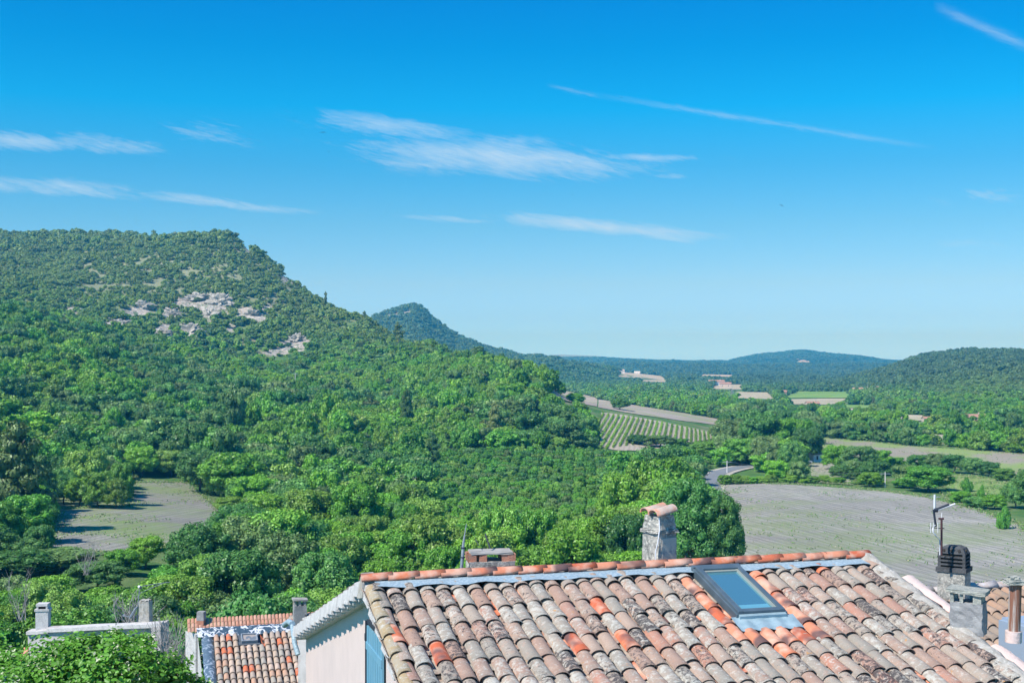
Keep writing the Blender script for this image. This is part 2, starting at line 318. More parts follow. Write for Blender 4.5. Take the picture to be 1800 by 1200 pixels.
def blur(a, n, axis):
    k = np.hanning(n+2)[1:-1]; k /= k.sum(); pad = [(0, 0), (0, 0)]; pad[axis] = (n//2, n//2)
    b = np.pad(a, pad, mode='edge'); return np.apply_along_axis(lambda r_: np.convolve(r_, k, 'valid'), axis, b)
TZ = np.array([np.interp(PG, pk, cols_[:, j]) for j in range(len(YG))]).T       # [px, Y]
TZ = blur(TZ, 9, 1); TZ = blur(TZ, 7, 0)
def vnoise(x, y, seed):
    r_ = np.random.default_rng(seed).random((256, 256)); xi = np.floor(x).astype(int); yi = np.floor(y).astype(int)
    fx = x-xi; fy = y-yi; fx = fx*fx*(3-2*fx); fy = fy*fy*(3-2*fy)
    g = lambda i, j: r_[i % 256, j % 256]
    return (g(xi, yi)*(1-fx)+g(xi+1, yi)*fx)*(1-fy)+(g(xi, yi+1)*(1-fx)+g(xi+1, yi+1)*fx)*fy
def fbm(x, y, seed, o=4):
    s = 0; a = .5
    for k in range(o): s = s+a*vnoise(x*2**k+k*17.3, y*2**k+k*5.1, seed+k); a *= .5
    return s
PP, YY = np.meshgrid(PG, YG, indexing='ij'); XX = (PP-900)/F*YY
def ridge(Z, crest, yc, wf, wb, rough=0):
    c = np.interp(PG, [a for a, b in crest], [(YH-b)/F*yc for a, b in crest])[:, None]
    t_ = np.where(YY < yc, (yc-YY)/wf, (YY-yc)/wb); s = np.clip(1-t_, 0, 1); s = s*s*(3-2*s)*.55+s*.45
    z = -42+(c+42)*s+rough*(fbm(XX/260, YY/260, 5)-.47)*s*(1-s)*4
    return np.maximum(Z, z)
TZ = ridge(TZ, [(300,640),(560,592),(640,572),(668,557),(700,545),(728,539),(742,545),(757,562),(778,578),(800,592),(840,610),(880,620),(920,630),(960,632),(1000,639),(1050,648),(1110,660),(1200,675)], 3000, 1150, 1500, 45)
TZ = ridge(TZ, [(700,665),(900,650),(1000,646),(1060,641),(1110,639),(1160,643),(1230,641),(1300,645),(1400,643),(1500,642),(1600,645),(2000,645)], 4600, 1500, 1200, 30)
TZ = ridge(TZ, [(700,640),(860,636),(960,632),(1040,630),(1100,633),(1180,638),(1280,637),(1306,630),(1336,624),(1372,621),(1396,618),(1412,617),(1440,622),(1500,627),(1545,634),(1590,642),(1700,645),(2800,645)], 6800, 2200, 2500, 90)
TZ = ridge(TZ, [(-1000,630),(700,630),(900,629),(940,625),(985,623),(1040,625),(1090,629),(1180,632),(1290,634),(1400,632),(1700,632),(2800,630)], 11000, 2500, 2000, 60)
hill = np.clip((TZ+34)/30, 0, 1)*np.clip((YY-350)/200, 0, 1)
TZ = TZ + hill*((fbm(XX/90, YY/90, 11)-.47)*9*np.clip(1600-YY, 0, 500)/500 + (fbm(XX/40, YY/40, 12)-.47)*4*np.clip(1700-YY, 0, 500)/500)
TZ = TZ + (1-hill)*(fbm(XX/120, YY/120, 13)-.47)*1.0*np.clip((YY-120)/80, 0, 1)
# bare limestone on the big hill: centre px, py, half sizes, strength
rocks = [(285,582,20,14),(330,580,20,16),(375,535,32,28),(330,530,34,14),(205,568,26,14),(240,545,26,12),(300,548,26,12),(345,630,34,8),(440,550,26,12),(455,560,14,12),(520,600,24,18),
         (488,615,22,10),(435,430,12,14),(505,487,22,12),(105,560,16,7),(130,548,16,8),(470,540,12,8),(408,575,10,10),(232,598,10,6),(990,637,22,6),(690,553,22,6),(715,548,10,8),
         (1580,652,9,5),(1735,690,10,6),(1645,655,8,5),(1790,648,10,7),(1700,632,10,5),(1410,632,20,4),(1460,640,8,3),(1640,700,14,5)]
def rock_mask(px, py):
    m = np.zeros(np.shape(px))
    for cx, cy, a, b in rocks: m = np.maximum(m, np.exp(-(((px-cx)/a)**2+((py-cy)/b)**2)*1.1))
    return m
PYG = YH-F*TZ/YY
RM = rock_mask(PP, PYG)*(YY > 850)
RM = np.clip(RM*(.5+1.1*fbm(PP/9, PYG/7, 31)), 0, 1)
TZ = TZ + np.where(RM > .3, (np.floor(fbm(XX/22, YY/22, 21)*7)/7-.4)*9, 0)*np.clip((RM-.3)*3, 0, 1)*(YY < 1600)
def H(px, Y):
    px = np.asarray(px, float); Y = np.asarray(Y, float)
    i = np.clip(np.searchsorted(PG, px)-1, 0, len(PG)-2); j = np.clip(np.searchsorted(YG, Y)-1, 0, len(YG)-2)
    u = np.clip((px-PG[i])/(PG[i+1]-PG[i]), 0, 1); v = np.clip((Y-YG[j])/(YG[j+1]-YG[j]), 0, 1)
    return (TZ[i, j]*(1-u)+TZ[i+1, j]*u)*(1-v)+(TZ[i, j+1]*(1-u)+TZ[i+1, j+1]*u)*v
def HX(x, y): return float(H(900+F*x/max(y, 1), y))
def hit(px, py, y0=150, y1=9000, step=1.004):
    ys = y0*step**np.arange(int(math.log(y1/y0)/math.log(step))); hz = H(np.full(len(ys), px), ys); rz = (YH-py)/F*ys
    k = np.argmax(hz >= rz); k = k if hz[k] >= rz[k] else len(ys)-1
    a, b = (ys[max(k-1, 0)], ys[k])
    for _ in range(12):
        c = (a+b)/2
        if H(px, c) >= (YH-py)/F*c: b = c
        else: a = c
    return Vector(((px-900)/F*b, b, float(H(px, b))))
V = np.stack([XX, YY, TZ], -1).reshape(-1, 3); nP, nY = TZ.shape
ii, jj = np.meshgrid(np.arange(nP-1), np.arange(nY-1), indexing='ij'); a_ = ii*nY+jj
Fq = np.stack([a_, a_+nY, a_+nY+1, a_+1], -1).reshape(-1, 4)
b0 = len(V); V = np.vstack([V, [(-15500, -400, -50), (15500, -400, -50), (15500, 12600, -50), (-15500, 12600, -50)]]); Fq = np.vstack([Fq, [(b0, b0+1, b0+2, b0+3)]])
m_, t = mat('hill_ground'); geo = t.add('ShaderNodeNewGeometry'); pos = geo.outputs['Position']
at_ = t.add('ShaderNodeAttribute', attribute_name='rock')
c = t.mix(t.mapr(t.noise(pos, .06, 6, .65), .4, .62), (.06, .17, .035), (.17, .24, .09))
c = t.mix(t.mapr(t.noise(pos, .02, 5, .6), .56, .66, 0, .7), c, (.30, .26, .19)); c = t.mix(t.mapr(t.add('ShaderNodeSeparateXYZ', {0: pos}).outputs[2], 25, 60, 0, .6), c, (.34, .34, .24))
rn = t.m('ADD', at_.outputs['Fac'], t.m('MULTIPLY', t.m('SUBTRACT', t.noise(pos, .12, 8, .7), .5), 1.1))
rc = t.mix(t.mapr(t.noise(pos, .35, 8, .75), .45, .55), (.25, .235, .20), (.52, .50, .44))
rc = t.mix(t.mapr(t.noise(pos, .05, 4, .6), .50, .62, 0, .8), rc, (.44, .39, .34)); rc = t.mix(t.mapr(t.noise(pos, .16, 7, .7), .53, .58, 0, .9), rc, (.09, .15, .06))
c = t.mix(t.mapr(rn, .30, .42), c, rc)
b = t.add('ShaderNodeBsdfPrincipled', {0: c, 'Roughness': .95, 'Specular IOR Level': .15})
bp = t.add('ShaderNodeBump', {'Strength': .9, 'Distance': 1.2, 'Height': t.noise(pos, .5, 8, .7)}); t.l.new(bp.outputs[0], b.inputs['Normal'])
t.l.new(b.outputs[0], t.out.inputs[0])
me = mesh_np('ground', V, Fq, m_, True)
ra = me.attributes.new('rock', 'FLOAT', 'POINT'); ra.data.foreach_set('value', np.concatenate([RM.ravel(), np.zeros(4)]).astype(np.float32))
gobj = link(bpy.data.objects.new('ground', me)); tag(gobj, 'wooded hills and flat valley floor falling away below the village', None, None, 'structure')
# ------------------------------------------------------------------ fields, road: sheets draped on the ground
def ploughed(name, c1, c2, green, gmix, rowdir, rows=.9):
    m_, t = mat(name); geo = t.add('ShaderNodeNewGeometry'); pos = geo.outputs['Position']
    rot = t.add('ShaderNodeMapping', {0: pos, 2: (0, 0, rowdir), 3: (1, 1, 1)}).outputs[0]
    st = t.add('ShaderNodeMapping', {0: rot, 3: (1.0, .06, 1)}).outputs[0]
    n = t.noise(st, rows, 5, .75)
    c = t.mix(t.mapr(n, .36, .64), c1, c2)
    c = t.mix(t.mapr(t.noise(pos, 1.6, 6, .8), .5, .75, 0, .7), c, tuple(min(1, x*1.35) for x in c2))
    c = t.mix(t.mapr(t.noise(pos, 3.2, 4, .8), .50, .68, 0, .75), c, tuple(x*.45 for x in c1)); c = t.mix(t.mapr(t.noise(pos, 4.1, 3, .8), .56, .70, 0, .6), c, tuple(min(1, x*1.5) for x in c2))
    c = t.mix(t.mapr(t.noise(pos, .018, 3, .5), .4, .6, 0, .35), c, tuple(x*.72 for x in c1))
    wv_ = t.add('ShaderNodeTexWave', {0: rot, 'Scale': .14, 'Distortion': 1.2, 'Detail': 2.0}, wave_type='BANDS', bands_direction='X').outputs[1]
    c = t.mix(t.m('MULTIPLY', t.mapr(wv_, .55, .9), .30), c, tuple(x*.5 for x in c1))
    g = t.m('MULTIPLY', t.mapr(t.noise(t.add('ShaderNodeMapping', {0: rot, 3: (.5, 1, 1)}).outputs[0], .035, 5, .65), .46, .58), t.mapr(t.noise(st, 1.4, 6, .8), .38, .58, .2, 1))
    c = t.mix(t.m('MULTIPLY', g, gmix), c, green)
    b = t.add('ShaderNodeBsdfPrincipled', {0: c, 'Roughness': .95, 'Specular IOR Level': .1})
    bp = t.add('ShaderNodeBump', {'Strength': .6, 'Distance': .10, 'Height': t.noise(st, rows*2, 6, .8)}); t.l.new(bp.outputs[0], b.inputs['Normal'])
    t.l.new(b.outputs[0], t.out.inputs[0]); return m_
def resample(pts, n):
    pts = np.array(pts, float); d = np.r_[0, np.cumsum(np.hypot(*np.diff(pts, axis=0).T))]; s = np.linspace(0, d[-1], n)
    return np.stack([np.interp(s, d, pts[:, 0]), np.interp(s, d, pts[:, 1])], 1)
clear = []           # visible clearings as photo outlines: trees that would stand in them are left out
def sheet(name, near, far, m_, lift=.30, n=60, k=40, label=None, jit=1.2, y0=150, lim=True):
    a = [hit(x, y, y0) for x, y in resample(near, 16)]; b = [hit(x, y, y0) for x, y in resample(far, 16)]
    sa = np.linspace(0, 15, n); A_ = np.array([(p.x, p.y) for p in a]); B_ = np.array([(p.x, p.y) for p in b])
    g = lambda Q: np.stack([np.interp(sa, range(16), Q[:, 0]), np.interp(sa, range(16), Q[:, 1])], 1)
    A2, B2 = g(A_), g(B_); jit = jit*min(1, np.hypot(*(A_[-1]-A_[0]))/160); wb = lambda a: np.stack([np.sin(sa*2.3+a)+.6*np.sin(sa*5.7+a*2), np.cos(sa*2.9+a)+.6*np.cos(sa*6.1+a)], 1)*jit*.5; A2 = A2+wb(1.0); B2 = B2+wb(2.2)
    t_ = np.linspace(0, 1, k)[None, :, None]; G = A2[:, None]*(1-t_)+B2[:, None]*t_
    z = H(900+F*G[..., 0]/G[..., 1], G[..., 1])+lift
    v = np.concatenate([G, z[..., None]], -1).reshape(-1, 3); i_, j_ = np.meshgrid(np.arange(n-1), np.arange(k-1), indexing='ij'); q = i_*k+j_
    o = link(bpy.data.objects.new(name, mesh_np(name, v, np.stack([q, q+k, q+k+1, q+1], -1).reshape(-1, 4), m_, True)))
    tag(o, label, None, None, 'structure'); clear.append(np.array(list(near)+list(far)[::-1], float)); return o
GREY1, GREY2 = (.225, .222, .20), (.47, .46, .41)
sheet('field', [(85, 970), (220, 978), (320, 955), (400, 912)], [(95, 868), (226, 846), (290, 846), (335, 849)],
      ploughed('fallow', (.20, .20, .175), (.36, .355, .31), (.18, .26, .08), .95, .2, .5), label='small grey fallow clearing enclosed by woods')
clear[0] = np.array([(92, 968), (220, 978), (320, 955), (400, 912), (335, 849), (232, 849), (226, 892), (95, 896)], float)
sheet('field', [(1180, 1040), (1500, 1070), (1900, 1090)], [(1266, 852), (1330, 850), (1440, 855), (1560, 865), (1640, 876), (1700, 891), (1800, 926), (1900, 965)],
      ploughed('plough', GREY1, GREY2, (.19, .26, .09), .62, -.25, 1.1), n=90, k=90, label='large grey stubble field behind the tiled roof', y0=170)
sheet('field', [(1425, 800), (1520, 805), (1620, 815), (1720, 830), (1900, 850)], [(1442, 769), (1520, 776), (1600, 785), (1700, 791), (1900, 805)],
      ploughed('plough_green', (.30, .27, .23), (.36, .34, .25), (.20, .34, .06), 1.0, -1.2, .4), label='long strip field with green far edge')
sheet('field', [(1425, 848), (1500, 853)], [(1425, 815), (1475, 815)], ploughed('yard', (.30, .30, .22), (.38, .36, .30), (.2, .28, .1), .7, .3), label='small dry yard beside the farmhouse by the road')
sheet('field', [(1665, 872), (1720, 870), (1800, 873)], [(1660, 834), (1720, 838), (1790, 850)], ploughed('grass', (.22, .31, .10), (.28, .33, .14), (.16, .30, .06), .8, .3), label='pale green meadow past the round oaks')
VM = ploughed('vine_soil', (.40, .36, .30), (.52, .47, .39), (.26, .30, .12), .4, .1)
sheet('vineyard_ground', [(1052, 783), (1080, 792), (1140, 793), (1215, 779), (1262, 769)], [(1056, 725), (1100, 730), (1160, 741), (1210, 752), (1258, 762)], VM, label='pale soil of the vineyard')
UP = ploughed('upper_soil', (.36, .31, .27), (.48, .43, .37), (.22, .30, .10), .8, .8, .4)
sheet('field', [(966, 693), (1000, 706), (1050, 715)], [(966, 683), (1000, 688), (1050, 699)], UP, label='small pale field above the wooded spur')
sheet('field', [(1050, 716), (1110, 727), (1200, 740), (1268, 748)], [(1052, 702), (1120, 713), (1200, 726), (1270, 738)], UP, label='long pale field above the vineyard')
PALE = ploughed('pale_far_soil', (.42, .385, .29), (.52, .475, .365), (.28, .33, .14), .5, .4, .1)
LG = ploughed('far_green', (.16, .33, .07), (.20, .37, .09), (.3, .36, .14), .5, .4, .1)
fd = [((1370, 700), (1494, 700), (1400, 688), (1500, 689), LG, 'bright green far field'), ((1380, 711), (1470, 712), (1392, 702), (1488, 701), PALE, 'pale stubble field below the bright green one'),
      ((1290, 700), (1372, 703), (1288, 689), (1350, 690), PALE, 'pale field left of the bright green one'), ((1248, 684), (1312, 685), (1255, 676), (1305, 676), PALE, 'pale clearing in front of a far hamlet'),
      ((1480, 717), (1545, 720), (1478, 712), (1550, 713), LG, 'thin green strip before the right hill'), ((1490, 724), (1548, 722), (1484, 718), (1545, 721), PALE, 'thin pale strip before the right hill'),
      ((1560, 737), (1625, 741), (1565, 729), (1630, 731), PALE, 'pale plot left of the right hill foot'), ((1620, 747), (1850, 757), (1625, 737), (1850, 745), PALE, 'long pale plot at the right hill foot'),
      ((1622, 773), (1720, 774), (1630, 765), (1712, 767), PALE, 'pale sliver between hedges'), ((1082, 662), (1180, 669), (1085, 653), (1165, 661), PALE, 'far pale quarry terraces'),
      ((1120, 671), (1180, 672), (1130, 668), (1170, 668), PALE, 'far pale strip below the terraces'), ((1225, 661), (1300, 663), (1230, 658), (1290, 659), PALE, 'faint pale strip far up the valley')]
for n0, n1_, f0, f1, mm, lb in fd: sheet('field', [n0, n1_], [f0, f1], mm, .6, 30, 14, lb, 2, y0=500)
def strip(name, pts, wd, m_, lift, label=None, n=60):
    c_ = [hit(x, y) for x, y in pts]; C = np.array([(p.x, p.y) for p in c_]); s = np.linspace(0, len(pts)-1, n)
    C = np.stack([np.interp(s, range(len(pts)), C[:, 0]), np.interp(s, range(len(pts)), C[:, 1])], 1)
    for _ in range(6): C[1:-1] = (C[:-2]+C[1:-1]*2+C[2:])/4
    d = np.gradient(C, axis=0); d /= np.linalg.norm(d, axis=1)[:, None]; nrm = np.stack([-d[:, 1], d[:, 0]], 1); vs = []; fs = []
    for i in range(n):
        for s_ in (-1, 0, 1):
            q = C[i]+nrm[i]*s_*wd/2; vs.append((q[0], q[1], float(H(900+F*C[i][0]/C[i][1], C[i][1]))+lift))
    for i in range(n-1):
        for k in (0, 1): fs.append((i*3+k, i*3+k+1, i*3+k+4, i*3+k+3))
    o = MB().raw(vs, fs).build(name, m_); tag(o, label, None, None, 'structure'); return o
road_pts = [(1268, 900), (1258, 875), (1249, 856), (1249, 843), (1262, 833), (1285, 826), (1312, 821), (1345, 818)]
strip('road_verge', road_pts, 10.5, M['verge'], .45, 'pale chalky verge along the bending road'); strip('road', road_pts, 6.2, M['asphalt'], .55, 'grey asphalt road bending between wood and field')
clear.append(np.array([(1238, 862), (1262, 868), (1272, 850), (1290, 836), (1345, 826), (1345, 814), (1285, 818), (1240, 826), (1236, 845)], float))
clear.append(np.array([(1255, 862), (1275, 842), (1300, 834), (1340, 828), (1345, 848), (1290, 852)], float))
clear.append(np.array([(1410, 792), (1445, 792), (1445, 820), (1410, 812)], float))
def inpoly(px, py, poly):
    x = poly[:, 0]; y = poly[:, 1]; res = np.zeros(np.shape(px), bool); j = len(x)-1
    for i in range(len(x)):
        cnd = ((y[i] > py) != (y[j] > py)) & (px < (x[j]-x[i])*(py-y[i])/(y[j]-y[i]+1e-9)+x[i]); res ^= cnd; j = i
    return res
wp = []      # ragged weeds on the borders of the near fields and thin tufts inside them
rgw = np.random.default_rng(5)
for k_, lo_, n_e, n_i in ((0, 1.6, 2600, 500), (1, 2.2, 5200, 1100), (2, 2.0, 2600, 300), (3, 1.5, 500, 60), (4, 1.8, 1500, 900)):
    poly = clear[k_]; W3 = np.array([hit(min(x, 1850), y)[:2] for x, y in np.vstack([poly, poly[:1]])]); 
    sg = rgw.integers(0, len(poly), n_e); f_ = rgw.random(n_e)[:, None]; q = W3[sg]*(1-f_)+W3[sg+1]*f_+rgw.normal(size=(n_e, 2))*lo_*.6; wp.append(q)
    mn, mx_ = W3.min(0), W3.max(0); q = mn+(mx_-mn)*rgw.random((n_i*6, 2)); q = q[inpoly(q[:, 0], q[:, 1], W3[:-1])]; q = q[fbm(q[:, 0]/14, q[:, 1]/9, 71) > .50][:n_i]; wp.append(q)
wp = np.vstack(wp); wp = np.repeat(wp, 3, 0)+rgw.normal(size=(len(wp)*3, 2))*.28; zz0 = H(900+F*wp[:, 0]/wp[:, 1], wp[:, 1])+.3
def leaf_quads(p, n, size, rg):
    k = len(p); r_ = rg.normal(size=(k, 3)); t1 = np.cross(n, r_); t1 /= np.linalg.norm(t1, axis=1)[:, None]+1e-9; t2 = np.cross(n, t1)
    s = (size*rg.uniform(.6, 1.35, k))[:, None]
    v = np.stack([p+t1*s, p+t2*s*.62, p-t1*s, p-t2*s*.62], 1).reshape(-1, 3); return v, np.arange(4*k).reshape(-1, 4)
nw_ = rgw.normal(size=(len(wp), 3))+np.array([0, -.3, .8]); nw_ /= np.linalg.norm(nw_, axis=1)[:, None]
v, f = leaf_quads(np.stack([wp[:, 0], wp[:, 1], zz0+rgw.uniform(0, .35, len(wp))], 1), nw_, .19, rgw)
M['weed'] = surf('weed_leaves', lambda t, o: t.ramp(t.isl, [(0, (.10, .24, .05)), (.35, (.16, .28, .08)), (.65, (.26, .32, .13)), (.85, (.36, .34, .22))], 'CONSTANT'), .9)
tag(link(bpy.data.objects.new('weeds', mesh_np('weeds', v, f, M['weed']))), 'ragged weeds along the borders of the grey fields', 'weeds', None, 'stuff')
# ------------------------------------------------------------------ tree meshes (unit: crown radius 1, height 1)
def leaf_quads(p, n, size, rg):
    k = len(p); r_ = rg.normal(size=(k, 3)); t1 = np.cross(n, r_); t1 /= np.linalg.norm(t1, axis=1)[:, None]+1e-9; t2 = np.cross(n, t1)
    s = (size*rg.uniform(.6, 1.35, k))[:, None]
    a = p+t1*s; b_ = p+t2*s*.62; c_ = p-t1*s; d = p-t2*s*.62
    v = np.stack([a, b_, c_, d], 1).reshape(-1, 3); return v, np.arange(4*k).reshape(-1, 4)
ICO_V = None
def ico(sub=1):
    bm = bmesh.new(); bmesh.ops.create_icosphere(bm, subdivisions=sub, radius=1); v = np.array([x.co[:] for x in bm.verts]); f = np.array([[y.index for y in x.verts] for x in bm.faces]); bm.free(); return v, f
ICOS = {k: ico(k) for k in (1, 2)}
def crown(name, seed, nl, nleaf, leaf, m_, kind='oak', asp=2.0):
    rg = np.random.default_rng(seed); L = []
    if kind == 'pine':
        for k in range(nl):
            z = rg.uniform(.28, .97); rr = (1-(z-.25)*.95)**.75*.80; a = rg.uniform(0, 6.283); q = rr*rg.uniform(.25, 1.0)
            L.append((math.cos(a)*q, math.sin(a)*q, z, rg.uniform(.20, .34)*(1.15-z*.5), rg.uniform(.045, .08)))
        L.append((0, 0, .96, .12, .09))
    elif kind == 'cypress':
        for k in range(nl):
            z = k/nl; L.append((0, 0, .05+z*.9, .9*(1-z**1.6)+.1, .10))
    elif kind == 'bush':
        for k in range(nl):
            a = rg.uniform(0, 6.283); q = rg.uniform(0, .72); z = rg.uniform(.2, .72)*(1-q*q*.5); r_ = rg.uniform(.26, .42); L.append((math.cos(a)*q, math.sin(a)*q, z, r_, r_*.62))
    else:
        for k in range(nl):
            a = rg.uniform(0, 6.283); z = rg.uniform(.26, .88); w_ = math.sqrt(max(0, 1-((z-.52)/.50)**2)); q = w_*rg.uniform(.25, .80)
            r_ = rg.uniform(.15, .33)*(1 if nl < 80 else .88); L.append((math.cos(a)*q, math.sin(a)*q, z, r_, r_/asp))
    L = np.array(L); vol = L[:, 3]**2; vol = vol/vol.sum(); vs = []; fs = []; b = 0
    iv, jf = ICOS[1]
    for l in L:
        c_ = iv*rg.uniform(.62, .86, (len(iv), 1))*np.array([l[3], l[3], l[4]])+l[:3]; vs.append(c_); fs.append(np.c_[jf, jf[:, 2]]+b); b += len(c_)
    pick = rg.choice(len(L), nleaf, p=vol); d = rg.normal(size=(nleaf, 3)); d /= np.linalg.norm(d, axis=1)[:, None]
    d[:, 2] = np.where((d[:, 2] < -.25) & (rg.random(nleaf) < .75), -d[:, 2], d[:, 2])
    l = L[pick]; rad = rg.uniform(.78, 1.12, nleaf)[:, None]
    p = l[:, :3]+d*rad*np.stack([l[:, 3], l[:, 3], l[:, 4]], 1)
    n = d*np.array([1, 1, 1.3])+rg.normal(size=(nleaf, 3))*.55; n /= np.linalg.norm(n, axis=1)[:, None]
    keep = p[:, 2] > .03
    AS = np.array([1, 1, asp if kind != 'cypress' else 6.0]); v, f = leaf_quads(p[keep]*AS, n[keep], leaf, rg); v = v/AS     # crowns are about twice as high as their radius: leaves keep their shape
    V_ = np.vstack(vs); zm = np.percentile(v[:, 2], 99.5); v[:, 2] /= zm; V_[:, 2] /= zm; FF = np.vstack(fs); tri = FF[:, :3]
    me = bpy.data.meshes.new(name); allv = np.vstack([V_, v]).astype(np.float32)
    nt, nq = len(tri), len(f); loops = np.concatenate([tri.ravel(), (f+len(V_)).ravel()]).astype(np.int32)
    me.vertices.add(len(allv)); me.vertices.foreach_set('co', allv.ravel()); me.loops.add(len(loops)); me.loops.foreach_set('vertex_index', loops)
    me.polygons.add(nt+nq); me.polygons.foreach_set('loop_start', np.concatenate([np.arange(nt)*3, nt*3+np.arange(nq)*4]).astype(np.int32))
    me.materials.append(m_); me.update(calc_edges=True); return me
def trunk_mesh(name, seed, kind):
    rg = random.Random(seed); mb = MB(); top = .9 if kind == 'pine' else .5; n = 7
    pts = [(rg.uniform(-.02, .02)*i, rg.uniform(-.02, .02)*i, -.06+i*(top+.06)/5) for i in range(6)]
    mb.tube(pts, [.062, .05, .043, .036, .028, .016], n)
    for k in range(6 if kind != 'cypress' else 1):
        z = rg.uniform(.25, .5) if kind != 'pine' else rg.uniform(.3, .85); a = rg.uniform(0, 6.28); l_ = rg.uniform(.3, .6)
        mb.tube([(0, 0, z), (math.cos(a)*l_*.5, math.sin(a)*l_*.5, z+.1), (math.cos(a)*l_, math.sin(a)*l_, z+.16)], [.022, .015, .006], 5)
    me = bpy.data.meshes.new(name); me.from_pydata(mb.v, [], mb.f); me.materials.append(M['bark']); me.polygons.foreach_set('use_smooth', [True]*len(mb.f)); me.update(); return me
PROTO = {}   # name -> (crown mesh, trunk mesh, label word)
def proto(k, *a, **kw): PROTO[k] = (crown('crown', *a, **kw), trunk_mesh('trunk', a[0], kw.get('kind', 'oak')))
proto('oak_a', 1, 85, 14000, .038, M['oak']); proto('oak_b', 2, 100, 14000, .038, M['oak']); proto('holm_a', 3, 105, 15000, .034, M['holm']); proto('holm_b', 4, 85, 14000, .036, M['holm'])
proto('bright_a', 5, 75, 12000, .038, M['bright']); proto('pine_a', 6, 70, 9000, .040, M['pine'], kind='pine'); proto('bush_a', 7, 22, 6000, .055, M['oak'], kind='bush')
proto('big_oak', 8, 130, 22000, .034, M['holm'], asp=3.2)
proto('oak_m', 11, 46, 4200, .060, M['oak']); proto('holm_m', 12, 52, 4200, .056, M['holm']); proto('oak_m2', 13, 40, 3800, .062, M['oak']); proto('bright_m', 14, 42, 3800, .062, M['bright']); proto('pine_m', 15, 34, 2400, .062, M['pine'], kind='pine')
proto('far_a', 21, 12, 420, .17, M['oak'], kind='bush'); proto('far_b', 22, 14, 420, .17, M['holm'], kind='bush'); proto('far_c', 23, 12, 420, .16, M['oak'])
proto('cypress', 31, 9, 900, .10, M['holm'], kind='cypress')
KN = list(PROTO)
